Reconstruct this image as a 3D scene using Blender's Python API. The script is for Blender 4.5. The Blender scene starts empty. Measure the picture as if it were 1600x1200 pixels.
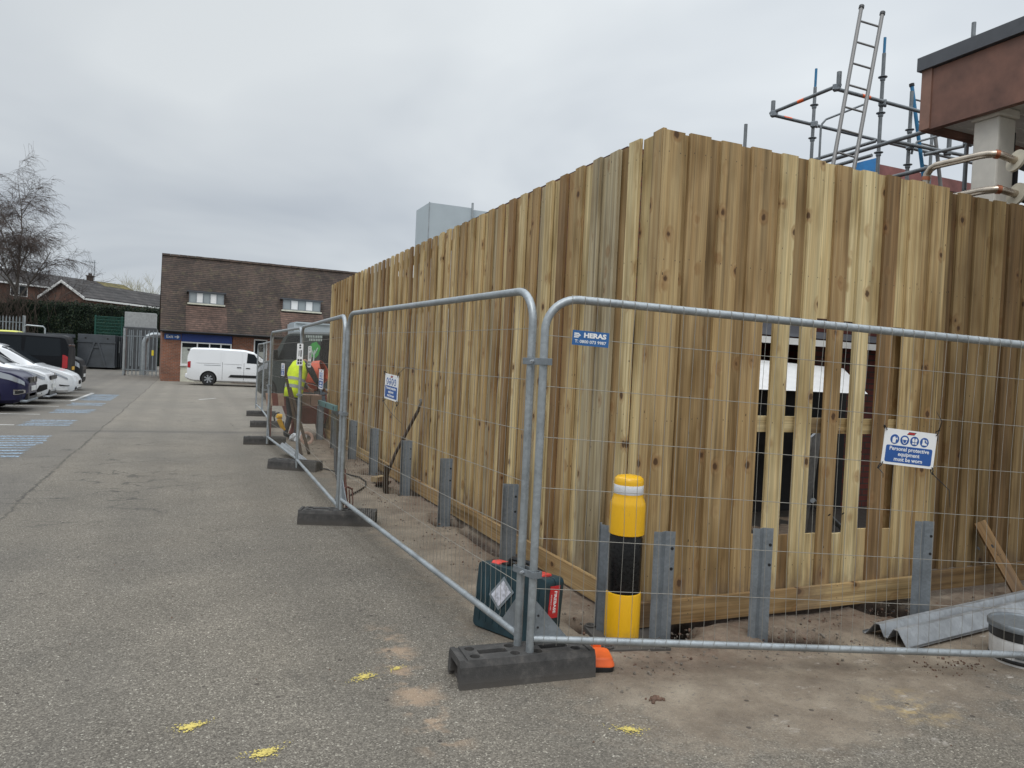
import bpy, bmesh, math, random
import numpy as np
from mathutils import Vector, Matrix, noise as mnoise

# ------------------------------------------------------------------ camera, sky, sun, exposure
S = bpy.context.scene
C = S.collection
random.seed(7)
rng = np.random.RandomState(7)

FPX, PITCH, ROLL, YAW, CAMZ = 1175.16, -.02106, .0471747, .40773, 1.56
def cam_axes():
    cy, sy = math.cos(YAW), math.sin(YAW)
    f = np.array([sy, cy, 0]); r = np.array([cy, -sy, 0]); u = np.array([0, 0, 1.])
    f2 = f*math.cos(PITCH)+u*math.sin(PITCH); u2 = -f*math.sin(PITCH)+u*math.cos(PITCH)
    return r*math.cos(ROLL)+u2*math.sin(ROLL), -r*math.sin(ROLL)+u2*math.cos(ROLL), f2
cam = bpy.data.cameras.new("camera"); cam_o = bpy.data.objects.new("camera", cam); C.objects.link(cam_o)
r3, u3, f3 = cam_axes()
M = Matrix(((r3[0], u3[0], -f3[0], 0), (r3[1], u3[1], -f3[1], 0), (r3[2], u3[2], -f3[2], CAMZ), (0, 0, 0, 1)))
cam_o.matrix_world = M
cam.sensor_width = 36; cam.lens = FPX/1600*36; cam.clip_start = .05; cam.clip_end = 2000
S.camera = cam_o

SUN_EL, SUN_AZ = math.radians(52), math.radians(215)   # azimuth clockwise from +Y
world = bpy.data.worlds.new("World"); S.world = world; world.use_nodes = True
wn, wl = world.node_tree.nodes, world.node_tree.links
wn.clear()
def WN(t, **k):
    n = wn.new(t)
    for a, b in k.items(): setattr(n, a, b)
    return n
sky = WN('ShaderNodeTexSky', sky_type='NISHITA', sun_disc=False, sun_elevation=SUN_EL, sun_rotation=SUN_AZ)
skm = WN('ShaderNodeMix', data_type='RGBA', blend_type='MULTIPLY'); skm.inputs[0].default_value = 1
skm.inputs[7].default_value = (.10, .10, .10, 1); wl.new(sky.outputs[0], skm.inputs[6])
tc = WN('ShaderNodeTexCoord'); sep = WN('ShaderNodeSeparateXYZ'); wl.new(tc.outputs['Generated'], sep.inputs[0])
za = WN('ShaderNodeMath', operation='MAXIMUM'); za.inputs[1].default_value = 0; wl.new(sep.outputs[2], za.inputs[0])
zb = WN('ShaderNodeMath', operation='ADD'); zb.inputs[1].default_value = .22; wl.new(za.outputs[0], zb.inputs[0])
dv = WN('ShaderNodeVectorMath', operation='DIVIDE'); cmb = WN('ShaderNodeCombineXYZ')
for i in range(3): wl.new(zb.outputs[0], cmb.inputs[i])
wl.new(tc.outputs['Generated'], dv.inputs[0]); wl.new(cmb.outputs[0], dv.inputs[1])
n1 = WN('ShaderNodeTexNoise'); n1.inputs['Scale'].default_value = .9; n1.inputs['Detail'].default_value = 4; n1.inputs['Roughness'].default_value = .48
n1.inputs['Distortion'].default_value = .5
wl.new(dv.outputs[0], n1.inputs['Vector'])
rp = WN('ShaderNodeValToRGB'); wl.new(n1.outputs[0], rp.inputs[0])
rp.color_ramp.elements[0].position = .32; rp.color_ramp.elements[0].color = (.485, .53, .585, 1)
rp.color_ramp.elements[1].position = .68; rp.color_ramp.elements[1].color = (.74, .78, .805, 1)
# an overcast sky is brightest overhead (above the frame)
bo = WN('ShaderNodeMapRange', interpolation_type='SMOOTHSTEP'); bo.inputs[1].default_value = .42; bo.inputs[2].default_value = .95
bo.inputs[3].default_value = 1.; bo.inputs[4].default_value = 3.0; wl.new(sep.outputs[2], bo.inputs[0])
# the cloud thins towards the right hand side
thin = WN('ShaderNodeMapRange', interpolation_type='SMOOTHSTEP'); thin.inputs[1].default_value = -.1; thin.inputs[2].default_value = .85; thin.inputs[3].default_value = .97; thin.inputs[4].default_value = 1.2; wl.new(sep.outputs[0], thin.inputs[0])
bt = WN('ShaderNodeMath', operation='MULTIPLY'); wl.new(bo.outputs[0], bt.inputs[0]); wl.new(thin.outputs[0], bt.inputs[1])
vm = WN('ShaderNodeVectorMath', operation='SCALE'); wl.new(rp.outputs[0], vm.inputs[0]); wl.new(bt.outputs[0], vm.inputs['Scale'])
mx = WN('ShaderNodeMix', data_type='RGBA'); mx.inputs[0].default_value = .95
wl.new(skm.outputs[2], mx.inputs[6]); wl.new(vm.outputs[0], mx.inputs[7])
bg = WN('ShaderNodeBackground'); wl.new(mx.outputs[2], bg.inputs[0]); bg.inputs[1].default_value = 1.0
wo = WN('ShaderNodeOutputWorld'); wl.new(bg.outputs[0], wo.inputs[0])

sl = bpy.data.lights.new("sun", 'SUN'); sl.energy = 1.1; sl.angle = math.radians(28); sl.color = (1, .97, .93)
so = bpy.data.objects.new("sun", sl); C.objects.link(so)
sd = Vector((math.sin(SUN_AZ)*math.cos(SUN_EL), math.cos(SUN_AZ)*math.cos(SUN_EL), math.sin(SUN_EL)))
so.rotation_euler = sd.to_track_quat('Z', 'Y').to_euler()
so.location = (-5, -5, 20)
S.view_settings.view_transform = 'Standard'; S.view_settings.look = 'None'
S.view_settings.exposure = 0.0; S.view_settings.gamma = 1

# ------------------------------------------------------------------ helpers
class MB:
    def __init__(s): s.v = []; s.f = []; s.m = []; s.s = []; s.a = []
    def add(s, vs, fs, mat=0, smooth=False, att=None):
        o = len(s.v)
        s.v += [tuple(map(float, p)) for p in vs]
        s.f += [tuple(i+o for i in f) for f in fs]
        s.m += [mat]*len(fs); s.s += [smooth]*len(fs)
        s.a += att if att is not None else [(0, 0, 0, 0)]*len(vs)
        return s
    def box(s, c, d, R=None, mat=0):
        c = Vector(c); h = Vector(d)/2
        vs = []
        for x in (-1, 1):
            for y in (-1, 1):
                for z in (-1, 1):
                    p = Vector((x*h.x, y*h.y, z*h.z))
                    if R is not None: p = R @ p
                    vs.append(c+p)
        return s.add(vs, [(0, 1, 3, 2), (4, 6, 7, 5), (0, 4, 5, 1), (2, 3, 7, 6), (0, 2, 6, 4), (1, 5, 7, 3)], mat)
    def bb(s, x0, x1, y0, y1, z0, z1, mat=0):
        return s.box(((x0+x1)/2, (y0+y1)/2, (z0+z1)/2), (abs(x1-x0), abs(y1-y0), abs(z1-z0)), None, mat)
    def tube(s, pts, r, n=8, mat=0, cap=True, smooth=True):
        pts = [Vector(p) for p in pts]
        rs = r if isinstance(r, (list, tuple)) else [r]*len(pts)
        vs = []; up = None
        for i, p in enumerate(pts):
            a = pts[max(i-1, 0)]; b = pts[min(i+1, len(pts)-1)]
            t = (b-a)
            if t.length < 1e-9: t = Vector((0, 0, 1))
            t.normalize()
            if up is None: up = Vector((0, 0, 1)) if abs(t.z) < .9 else Vector((1, 0, 0))
            x = t.cross(up)
            if x.length < 1e-6: x = t.cross(Vector((0, 1, 0)))
            x.normalize(); y = x.cross(t); y.normalize(); up = y
            for k in range(n):
                an = 2*math.pi*k/n
                vs.append(p+x*(rs[i]*math.cos(an))+y*(rs[i]*math.sin(an)))
        fs = []
        for i in range(len(pts)-1):
            for k in range(n):
                fs.append((i*n+k, i*n+(k+1) % n, (i+1)*n+(k+1) % n, (i+1)*n+k))
        s.add(vs, fs, mat, smooth)
        if cap and n > 3:
            o = len(s.v)-len(vs)
            s.f.append(tuple(o+k for k in reversed(range(n)))); s.f.append(tuple(o+(len(pts)-1)*n+k for k in range(n)))
            s.m += [mat, mat]; s.s += [False, False]
        return s
    def lathe(s, prof, n=24, M=None, mat=0, smooth=True, cap=True):
        vs = []
        for r, z in prof:
            for k in range(n):
                a = 2*math.pi*k/n
                p = Vector((r*math.cos(a), r*math.sin(a), z))
                vs.append(M @ p if M is not None else p)
        fs = []
        for i in range(len(prof)-1):
            for k in range(n):
                fs.append((i*n+k, i*n+(k+1) % n, (i+1)*n+(k+1) % n, (i+1)*n+k))
        cap = cap and tuple(prof[0]) != tuple(prof[-1])
        if cap and prof[0][0] > 1e-6: fs.append(tuple(reversed(range(n))))
        if cap and prof[-1][0] > 1e-6: fs.append(tuple((len(prof)-1)*n+k for k in range(n)))
        return s.add(vs, fs, mat, smooth)
    def prism(s, poly, t0, t1, fn, mat=0):
        """poly: 2-D ring (ccw), extruded t0..t1; fn(u, v, t) -> point"""
        n = len(poly)
        vs = [fn(u, v, t0) for u, v in poly]+[fn(u, v, t1) for u, v in poly]
        fs = [tuple(reversed(range(n))), tuple(range(n, 2*n))]+[(k, (k+1) % n, n+(k+1) % n, n+k) for k in range(n)]
        return s.add(vs, fs, mat)
    def build(s, name, mat, parent=None, sharp=40, loc=None, bevel=0, bseg=2):
        me = bpy.data.meshes.new(name)
        me.from_pydata(s.v, [], s.f)
        mats = mat if isinstance(mat, (list, tuple)) else [mat]
        for m in mats: me.materials.append(m)
        me.polygons.foreach_set('material_index', s.m)
        me.polygons.foreach_set('use_smooth', s.s)
        if any(a != (0, 0, 0, 0) for a in s.a[:400]):
            at = me.attributes.new('bd', 'FLOAT_COLOR', 'POINT')
            at.data.foreach_set('color', np.array(s.a, dtype=np.float32).ravel())
        me.update()
        bm = bmesh.new(); bm.from_mesh(me); bmesh.ops.recalc_face_normals(bm, faces=bm.faces[:]); bm.to_mesh(me); bm.free()
        if any(s.s): me.set_sharp_from_angle(angle=math.radians(sharp))
        o = bpy.data.objects.new(name, me); C.objects.link(o)
        if parent is not None: o.parent = parent
        if loc is not None: o.location = loc
        if bevel:
            b = o.modifiers.new('bevel', 'BEVEL'); b.width = bevel; b.segments = bseg; b.limit_method = 'ANGLE'; b.angle_limit = math.radians(40)
        return o

def tag(o, label=None, cat=None, group=None, kind=None):
    if label: o['label'] = label
    if cat: o['category'] = cat
    if group: o['group'] = group
    if kind: o['kind'] = kind
    return o
def thing(name, label, cat, loc=(0, 0, 0), rz=0, group=None):
    o = bpy.data.objects.new(name, None); C.objects.link(o)
    o.empty_display_size = .2
    o.location = loc; o.rotation_euler = (0, 0, rz)
    return tag(o, label, cat, group)
def copy_tree(o, parent=None):
    c = o.copy(); C.objects.link(c)
    if parent is not None: c.parent = parent
    for ch in list(o.children): copy_tree(ch, c)
    return c
def text(name, s, size, mat, parent, M, align='CENTER', bold=0., depth=.0004, sx=1., spacing=1.):
    cu = bpy.data.curves.new('text_tmp', 'FONT'); cu.body = s; cu.size = size; cu.align_x = align; cu.align_y = 'CENTER'
    cu.extrude = depth; cu.offset = bold; cu.resolution_u = 3; cu.space_character = spacing
    to = bpy.data.objects.new('text_tmp', cu); C.objects.link(to)
    dg = bpy.context.evaluated_depsgraph_get()
    me = bpy.data.meshes.new_from_object(to.evaluated_get(dg))
    bpy.data.objects.remove(to); bpy.data.curves.remove(cu)
    me.name = name
    me.transform(M @ Matrix.Diagonal((sx, 1, 1, 1)))
    me.materials.clear(); me.materials.append(mat)
    o = bpy.data.objects.new(name, me); C.objects.link(o)
    if parent is not None: o.parent = parent
    return o
def frame(o, x, y):
    """4x4 matrix with local x, y axes and origin"""
    x = Vector(x).normalized(); y = Vector(y); z = x.cross(y).normalized(); y = z.cross(x)
    return Matrix(((x.x, y.x, z.x, o[0]), (x.y, y.y, z.y, o[1]), (x.z, y.z, z.z, o[2]), (0, 0, 0, 1)))

# ------------------------------------------------------------------ materials
class NT:
    def __init__(s, name):
        s.mat = bpy.data.materials.new(name); s.mat.use_nodes = True
        s.n = s.mat.node_tree.nodes; s.l = s.mat.node_tree.links
        s.b = s.n['Principled BSDF']
    def nd(s, t, ins={}, **k):
        n = s.n.new(t)
        for a, b in k.items(): setattr(n, a, b)
        for a, b in ins.items(): s.put(n.inputs[a], b)
        return n
    def put(s, sock, v):
        if hasattr(v, 'is_output') or isinstance(v, bpy.types.NodeSocket): s.l.new(v, sock)
        else: sock.default_value = v
    def math(s, op, a, b=0., c=None, clamp=False):
        n = s.nd('ShaderNodeMath', {0: a, 1: b}, operation=op, use_clamp=clamp)
        if c is not None: s.put(n.inputs[2], c)
        return n.outputs[0]
    def vmul(s, v, k): return s.nd('ShaderNodeVectorMath', {0: v, 1: k}, operation='MULTIPLY').outputs[0]
    def noise(s, v, scale, detail=3, rough=.5, dist=0):
        n = s.nd('ShaderNodeTexNoise', {'Scale': scale, 'Detail': detail, 'Roughness': rough, 'Distortion': dist})
        if v is not None: s.l.new(v, n.inputs['Vector'])
        return n.outputs[0]
    def ramp(s, f, stops):
        n = s.nd('ShaderNodeValToRGB', {0: f}); e = n.color_ramp.elements
        while len(e) < len(stops): e.new(.5)
        for x, (p, c) in zip(e, stops):
            x.position = p; x.color = (*c, 1) if isinstance(c, tuple) else (c, c, c, 1)
        return n.outputs[0]
    def mix(s, f, a, b, blend='MIX'):
        n = s.nd('ShaderNodeMix', {0: f}, data_type='RGBA', blend_type=blend)
        for i, v in ((6, a), (7, b)):
            s.put(n.inputs[i], (*v, 1) if isinstance(v, tuple) and len(v) == 3 else v)
        return n.outputs[2]
    def rng(s, v, a, b, c, d, smooth=False):
        n = s.nd('ShaderNodeMapRange', {0: v, 1: a, 2: b, 3: c, 4: d})
        if smooth: n.interpolation_type = 'SMOOTHSTEP'
        return n.outputs[0]
    def obj(s): return s.nd('ShaderNodeTexCoord').outputs['Object']
    def pos(s): return s.nd('ShaderNodeNewGeometry').outputs['Position']
    def out(s, col=None, rough=.6, metal=0., bump=None, bs=.3, bd=.01, spec=None):
        if col is not None: s.put(s.b.inputs['Base Color'], (*col, 1) if isinstance(col, tuple) and len(col) == 3 else col)
        s.put(s.b.inputs['Roughness'], rough); s.put(s.b.inputs['Metallic'], metal)
        if spec is not None: s.put(s.b.inputs['Specular IOR Level'], spec)
        if bump is not None:
            bn = s.nd('ShaderNodeBump', {'Strength': bs, 'Distance': bd, 'Height': bump}); s.l.new(bn.outputs[0], s.b.inputs['Normal'])
        return s.mat

def simple(name, col, rough=.5, metal=0., var=.15, scale=8., spec=None, coat=0.):
    t = NT(name)
    nz = t.noise(t.obj(), scale, 5, .6)
    c = t.mix(t.rng(nz, .3, .7, 0, 1), tuple(x*(1-var) for x in col), tuple(min(1, x*(1+var)) for x in col))
    t.out(c, t.rng(nz, .3, .7, max(.02, rough-.08), min(1, rough+.1)), metal, spec=spec)
    if coat: t.b.inputs['Coat Weight'].default_value = coat; t.b.inputs['Coat Roughness'].default_value = .05
    return t.mat
def glassy(name, col=(.012, .015, .018)):
    t = NT(name); t.out(col, .08, 0., spec=.18); return t.mat

def m_wood(name, dark=1., wet=0.):
    t = NT(name)
    a = t.nd('ShaderNodeAttribute', attribute_name='bd')
    sp = t.nd('ShaderNodeSeparateColor', {0: a.outputs['Color']})
    r, ac, al = sp.outputs[0], sp.outputs[1], sp.outputs[2]; tone = a.outputs['Alpha']
    def vec(kx, ky, off):
        return t.nd('ShaderNodeCombineXYZ', {0: t.math('MULTIPLY_ADD', r, 37., t.math('MULTIPLY', ac, kx)), 1: t.math('MULTIPLY_ADD', r, 91.+off, t.math('MULTIPLY', al, ky)), 2: t.math('MULTIPLY', r, 13.)}).outputs[0]
    # knots
    kv = vec(6.5, 5., 3.)
    vo = t.nd('ShaderNodeTexVoronoi', {'Vector': kv, 'Scale': 1., 'Randomness': 1.})
    ksel = t.math('GREATER_THAN', t.nd('ShaderNodeSeparateColor', {0: vo.outputs['Color']}).outputs[0], .36)
    kn = t.noise(vec(60., 40., 5.), 1., 2)
    kd = t.math('ADD', vo.outputs['Distance'], t.math('MULTIPLY', t.math('SUBTRACT', kn, .5), .09))
    knot = t.math('MULTIPLY', t.rng(kd, .085, .15, 1, 0, True), ksel)
    halo = t.math('MULTIPLY', t.rng(kd, .08, .36, 1, 0, True), ksel)
    # grain
    n1 = t.noise(vec(5., .42, 0.), 1., 2.)
    ph = t.math('MULTIPLY_ADD', n1, 26., t.math('MULTIPLY_ADD', ac, 90., t.math('MULTIPLY', halo, 7.)))
    ring = t.math('MULTIPLY_ADD', t.math('SINE', ph), .5, .5)
    fine = t.noise(vec(130., 1.6, 7.), 1., 4., .6)
    strk = t.noise(vec(22., .22, 11.), 1., 3., .6)
    blot = t.noise(vec(4., 1.1, 17.), 1., 3., .55)
    base = t.ramp(tone, [(0., (.240, .145, .066)), (.2, (.320, .210, .102)), (.42, (.440, .312, .155)), (.62, (.580, .448, .235)), (.8, (.680, .555, .315)), (.92, (.405, .335, .215)), (1., (.43, .24, .10))])
    c = t.mix(t.rng(ring, 0, 1, 0, .38), base, t.mix(1., base, (.66, .55, .42), 'MULTIPLY'))
    c = t.mix(1., c, t.ramp(fine, [(.3, .72), (.7, 1.14)]), 'MULTIPLY')
    c = t.mix(1., c, t.ramp(strk, [(.3, .64), (.5, 1.0), (.75, 1.1)]), 'MULTIPLY')
    c = t.mix(1., c, t.ramp(blot, [(.3, (.62, .57, .48)), (.52, (1., 1., 1.)), (.75, (1.1, 1.1, 1.05))]), 'MULTIPLY')
    c = t.mix(t.math('MULTIPLY', halo, .5), c, (.27, .14, .055))
    c = t.mix(t.math('MULTIPLY', knot, .85), c, (.085, .045, .022))
    # small dark nail and pitch specks
    v2 = t.nd('ShaderNodeTexVoronoi', {'Vector': vec(22., 9., 29.), 'Scale': 1.})
    sk = t.math('MULTIPLY', t.math('LESS_THAN', v2.outputs['Distance'], .085), t.math('GREATER_THAN', t.nd('ShaderNodeSeparateColor', {0: v2.outputs['Color']}).outputs[1], .86))
    c = t.mix(t.math('MULTIPLY', sk, .8), c, (.05, .035, .025))
    # faint green preservative stain on odd boards
    gs = t.math('MULTIPLY', t.rng(blot, .62, .75, 0, .35, True), t.math('GREATER_THAN', r, .8))
    c = t.mix(gs, c, (.30, .34, .20))
    # nail heads in pairs at the rails, and mud splashed up from the ground
    na = t.math('LESS_THAN', t.math('ABSOLUTE', t.math('SUBTRACT', t.math('PINGPONG', t.math('ADD', ac, -.075), .5), .042)), .0032)
    nz = None
    for zz in (.34, 1.29, 2.27, 2.92):
        q = t.math('LESS_THAN', t.math('ABSOLUTE', t.math('SUBTRACT', al, t.math('MULTIPLY_ADD', r, .03, zz-.015))), .0038)
        nz = q if nz is None else t.math('ADD', nz, q)
    c = t.mix(t.math('MULTIPLY', t.math('MULTIPLY', na, nz), .75), c, (.07, .06, .05))
    mud = t.math('MULTIPLY', t.rng(t.math('ADD', al, t.math('MULTIPLY', t.noise(vec(14., 5., 41.), 1., 5., .65), .7)), .42, .72, 1, 0, True), .5)
    c = t.mix(mud, c, (.165, .115, .078))
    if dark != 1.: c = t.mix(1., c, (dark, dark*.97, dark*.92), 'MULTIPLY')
    c = t.nd('ShaderNodeVectorMath', {0: t.nd('ShaderNodeGamma', {0: c, 1: 1.22}).outputs[0], 1: (1.20, 1.285, 1.50)}, operation='MULTIPLY').outputs[0]
    h = t.math('ADD', t.math('MULTIPLY', fine, .6), t.math('MULTIPLY', ring, .3))
    return t.out(c, t.rng(fine, .3, .7, .62, .85), 0, h, .35, .004, spec=.3)

def m_ground():
    t = NT('asphalt and trodden dirt')
    p = t.pos(); sp = t.nd('ShaderNodeSeparateXYZ', {0: p}); X, Y = sp.outputs[0], sp.outputs[1]
    big = t.noise(p, .35, 4, .55); mid = t.noise(p, 1.7, 5, .6); sm = t.noise(p, 9., 5, .65)
    agg = t.nd('ShaderNodeTexVoronoi', {'Vector': p, 'Scale': 150.}); agc = t.nd('ShaderNodeSeparateColor', {0: agg.outputs['Color']}).outputs[0]
    grit = t.noise(p, 210., 3, .7)
    c = t.ramp(agc, [(0., (.086, .077, .065)), (.45, (.143, .129, .110)), (.8, (.190, .172, .146)), (.97, (.255, .234, .198)), (1., (.44, .415, .36))])
    c = t.mix(1., c, (1.07, 1.06, 1.04), 'MULTIPLY')
    c = t.mix(1., c, t.ramp(grit, [(.3, .82), (.7, 1.18)]), 'MULTIPLY')
    c = t.mix(1., c, t.ramp(mid, [(.3, .87), (.7, 1.11)]), 'MULTIPLY')
    c = t.mix(1., c, t.ramp(big, [(.3, (.80, .81, .82)), (.7, (1.16, 1.14, 1.10))]), 'MULTIPLY')
    # pale smooth wear along the driven lane far off
    c = t.mix(t.math('MULTIPLY', t.rng(Y, 8, 24, 0, .55, True), t.rng(mid, .3, .6, .6, 1.)), c, (.248, .224, .188))
    # drips, damp patches and tyre polish
    oil = t.math('MULTIPLY', t.rng(t.noise(t.vmul(p, (1., .35, 1.)), 2.4, 4, .6), .60, .72, 0, .42, True), t.rng(big, .4, .6, .3, 1))
    c = t.mix(oil, c, (.072, .066, .058))
    pol = t.math('MULTIPLY', t.rng(t.math('ABSOLUTE', t.math('SUBTRACT', t.math('PINGPONG', t.math('ADD', X, .75), .95), .35)), .0, .3, .25, 0, True), t.rng(mid, .35, .6, .2, 1))
    c = t.mix(pol, c, (.10, .092, .08))
    # older, coarser surfacing left of the joint
    jx = t.math('ADD', X, t.math('ADD', t.math('MULTIPLY', t.math('SUBTRACT', t.noise(p, .55, 6, .7), .5), .2), 1.5))
    left = t.rng(jx, -.06, .0, 1, 0)
    c = t.mix(t.math('MULTIPLY', left, .30), c, (.105, .10, .095))
    jc = t.math('MULTIPLY', t.rng(t.math('ABSOLUTE', t.math('ADD', jx, t.math('MULTIPLY', t.math('SUBTRACT', sm, .5), .12))), .0, .028, 1, 0), t.rng(mid, .36, .5, .25, 1))
    c = t.mix(t.math('MULTIPLY', jc, .8), c, (.035, .033, .031))
    # crazing cracks
    wv = t.nd('ShaderNodeVectorMath', {0: t.vmul(p, (.45, 1.15, 1.)), 1: t.nd('ShaderNodeVectorMath', {0: t.nd('ShaderNodeTexNoise', {'Vector': p, 'Scale': 1.6, 'Detail': 4.}).outputs['Color'], 1: (.8, .8, .8)}, operation='MULTIPLY').outputs[0]}, operation='ADD').outputs[0]
    ve = t.nd('ShaderNodeTexVoronoi', {'Vector': wv, 'Scale': 1.25}, feature='DISTANCE_TO_EDGE')
    zone = t.math('MULTIPLY', t.math('MULTIPLY', t.rng(Y, 6.8, 8.2, 0, 1, True), t.rng(Y, 13, 16, 1, 0, True)), t.math('MULTIPLY', t.rng(X, -2.4, -1.4, 0, 1, True), t.rng(X, -.1, .6, 1, 0, True)))
    ck = t.math('MULTIPLY', t.math('MULTIPLY', t.rng(ve.outputs['Distance'], .0, .022, 1, 0), zone), t.rng(t.noise(p, 2.3, 2), .42, .56, 0, .75))
    c = t.mix(ck, c, (.04, .038, .036))
    # tarred trench line across the lane
    by = t.math('ADD', Y, t.math('MULTIPLY', t.math('SUBTRACT', t.noise(p, .8, 3), .5), .35))
    band = t.math('MULTIPLY', t.math('MULTIPLY', t.rng(by, 15.85, 16.0, 0, 1, True), t.rng(by, 16.25, 16.4, 1, 0, True)), t.math('MULTIPLY', t.rng(X, -2.2, -1.9, 0, 1), t.rng(X, 1.9, 2.1, 1, 0)))
    c = t.mix(t.math('MULTIPLY', band, t.rng(mid, .3, .6, .2, .6)), c, (.085, .08, .074))
    # mottled darker asphalt across the parking bays
    bay = t.math('MULTIPLY', t.rng(X, -3.2, -3.7, 0, 1, True), t.rng(Y, 18, 20, 0, 1, True))
    c = t.mix(t.math('MULTIPLY', bay, t.rng(mid, .35, .65, .1, .5)), c, (.07, .067, .064))
    # dirt and dust round the works
    wob = t.math('MULTIPLY', t.math('SUBTRACT', t.noise(p, 1.3, 5, .6), .5), 1.3)
    dl = t.math('ADD', t.math('SUBTRACT', X, 1.75), wob)
    dr = t.math('ADD', t.math('SUBTRACT', Y, 2.45), wob)
    dd = t.math('MINIMUM', dl, dr)
    dust = t.math('MULTIPLY', t.rng(dd, -.6, .45, 0, 1, True), t.rng(Y, 17, 22, 1, 0, True))
    soilc = t.ramp(t.noise(p, 3.2, 6, .65), [(.3, (.145, .112, .083)), (.5, (.235, .190, .142)), (.7, (.35, .295, .225))])
    soilc = t.mix(1., soilc, t.ramp(grit, [(.3, .72), (.7, 1.25)]), 'MULTIPLY')
    soilc = t.mix(t.rng(t.noise(p, 38., 4, .7), .56, .68, 0, .8), soilc, (.13, .115, .10))
    gritty = t.rng(t.math('ADD', sm, t.math('MULTIPLY', dust, .6)), .62, .95, 0, .92, True)
    c = t.mix(t.math('MULTIPLY', dust, gritty), c, soilc)
    # red spoil close to the boards
    d2 = t.math('MINIMUM', t.math('SUBTRACT', X, 2.2), t.math('SUBTRACT', Y, 3.25))
    spoil = t.math('MULTIPLY', t.rng(t.math('ADD', d2, t.math('MULTIPLY', wob, .55)), -.15, .25, 0, 1, True), t.math('MULTIPLY', t.rng(mid, .36, .56, .25, .95, True), t.rng(Y, 15, 18, 1, 0, True)))
    c = t.mix(t.math('MULTIPLY', spoil, t.rng(t.noise(p, 21., 5, .7), .35, .6, .25, .85)), c, t.ramp(sm, [(.3, (.085, .056, .040)), (.6, (.195, .135, .098)), (.8, (.31, .235, .178))]))
    # shade down in the pits, painted as earth that darkens with depth
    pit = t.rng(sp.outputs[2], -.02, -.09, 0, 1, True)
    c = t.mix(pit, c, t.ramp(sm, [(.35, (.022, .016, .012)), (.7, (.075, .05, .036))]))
    # trodden clay trail and chalky scuffs
    tx = t.math('ABSOLUTE', t.math('SUBTRACT', X, t.math('MULTIPLY_ADD', t.math('SUBTRACT', Y, 3.), .045, 1.03)))
    trail = t.math('MULTIPLY', t.math('MULTIPLY', t.rng(tx, .03, .17, 1, 0, True), t.math('MULTIPLY', t.rng(Y, 2.75, 2.95, 0, 1, True), t.rng(Y, 4.0, 4.5, 1, 0, True))), t.rng(t.noise(p, 5.5, 4, .65), .45, .62, 0, 1, True))
    c = t.mix(t.math('MULTIPLY', trail, .62), c, (.40, .285, .19))
    scz = t.math('MULTIPLY', t.rng(X, 2.2, 2.8, 0, 1, True), t.math('MULTIPLY', t.rng(Y, 1.9, 2.4, 0, 1, True), t.rng(Y, 3.1, 3.5, 1, 0, True)))
    sc = t.math('MULTIPLY', scz, t.rng(t.noise(t.vmul(p, (1., 1.6, 1.)), 6., 6, .7), .60, .70, 0, .75))
    c = t.mix(sc, c, (.50, .46, .41))
    # spilt sealant-yellow dust near the tub
    ye = t.math('MULTIPLY', t.rng(t.nd('ShaderNodeVectorMath', {0: p, 1: (3.3, 2.55, 0.)}, operation='DISTANCE').outputs['Value'], .05, .28, 1, 0, True), t.rng(sm, .48, .62, 0, .5))
    c = t.mix(ye, c, (.55, .40, .16))
    # loose dark specks
    ds = t.nd('ShaderNodeTexVoronoi', {'Vector': p, 'Scale': 7.})
    dk = t.math('MULTIPLY', t.math('LESS_THAN', ds.outputs['Distance'], .085), t.math('GREATER_THAN', t.nd('ShaderNodeSeparateColor', {0: ds.outputs['Color']}).outputs[2], .8))
    c = t.mix(t.math('MULTIPLY', dk, .75), c, (.05, .04, .035))
    h = t.math('ADD', t.math('MULTIPLY', agg.outputs['Distance'], -.8), t.math('MULTIPLY', sm, .5))
    return t.out(c, t.rng(grit, .3, .7, .75, .95), 0, h, .55, .008, spec=.3)

def m_galv(name='galvanised steel', col=(.40, .42, .44), metal=.55, sc=38.):
    t = NT(name); o = t.obj()
    v = t.nd('ShaderNodeTexVoronoi', {'Vector': o, 'Scale': sc}); vc = t.nd('ShaderNodeSeparateColor', {0: v.outputs['Color']}).outputs[0]
    nz = t.noise(o, 5., 5, .65)
    c = t.mix(t.rng(vc, 0, 1, 0, 1), tuple(x*.90 for x in col), tuple(x*1.09 for x in col))
    c = t.mix(1., c, t.ramp(nz, [(.3, .72), (.7, 1.12)]), 'MULTIPLY')
    return t.out(c, t.rng(nz, .3, .7, .34, .58), metal)

def m_brick(name, c1, c2, mortar, scale=1., bw=.215, bh=.065, mo=.010, axis='xz'):
    t = NT(name); o = t.obj(); sp = t.nd('ShaderNodeSeparateXYZ', {0: o})
    u = t.math('ADD', sp.outputs[0], sp.outputs[1])
    v = t.nd('ShaderNodeCombineXYZ', {0: u, 1: sp.outputs[2]}).outputs[0]
    b = t.nd('ShaderNodeTexBrick', {'Vector': v, 'Color1': (*c1, 1), 'Color2': (*c2, 1), 'Mortar': (*mortar, 1), 'Scale': 1., 'Mortar Size': mo, 'Bias': 0., 'Brick Width': bw+mo, 'Row Height': bh+mo, 'Mortar Smooth': .2})
    nz = t.noise(o, 1.1, 5, .6); n2 = t.noise(o, 14., 3)
    c = t.mix(1., b.outputs['Color'], t.ramp(nz, [(.3, .68), (.7, 1.22)]), 'MULTIPLY')
    c = t.mix(1., c, t.ramp(n2, [(.3, .8), (.7, 1.15)]), 'MULTIPLY')
    return t.out(c, .85, 0, b.outputs['Fac'], -.4, .01)

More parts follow.
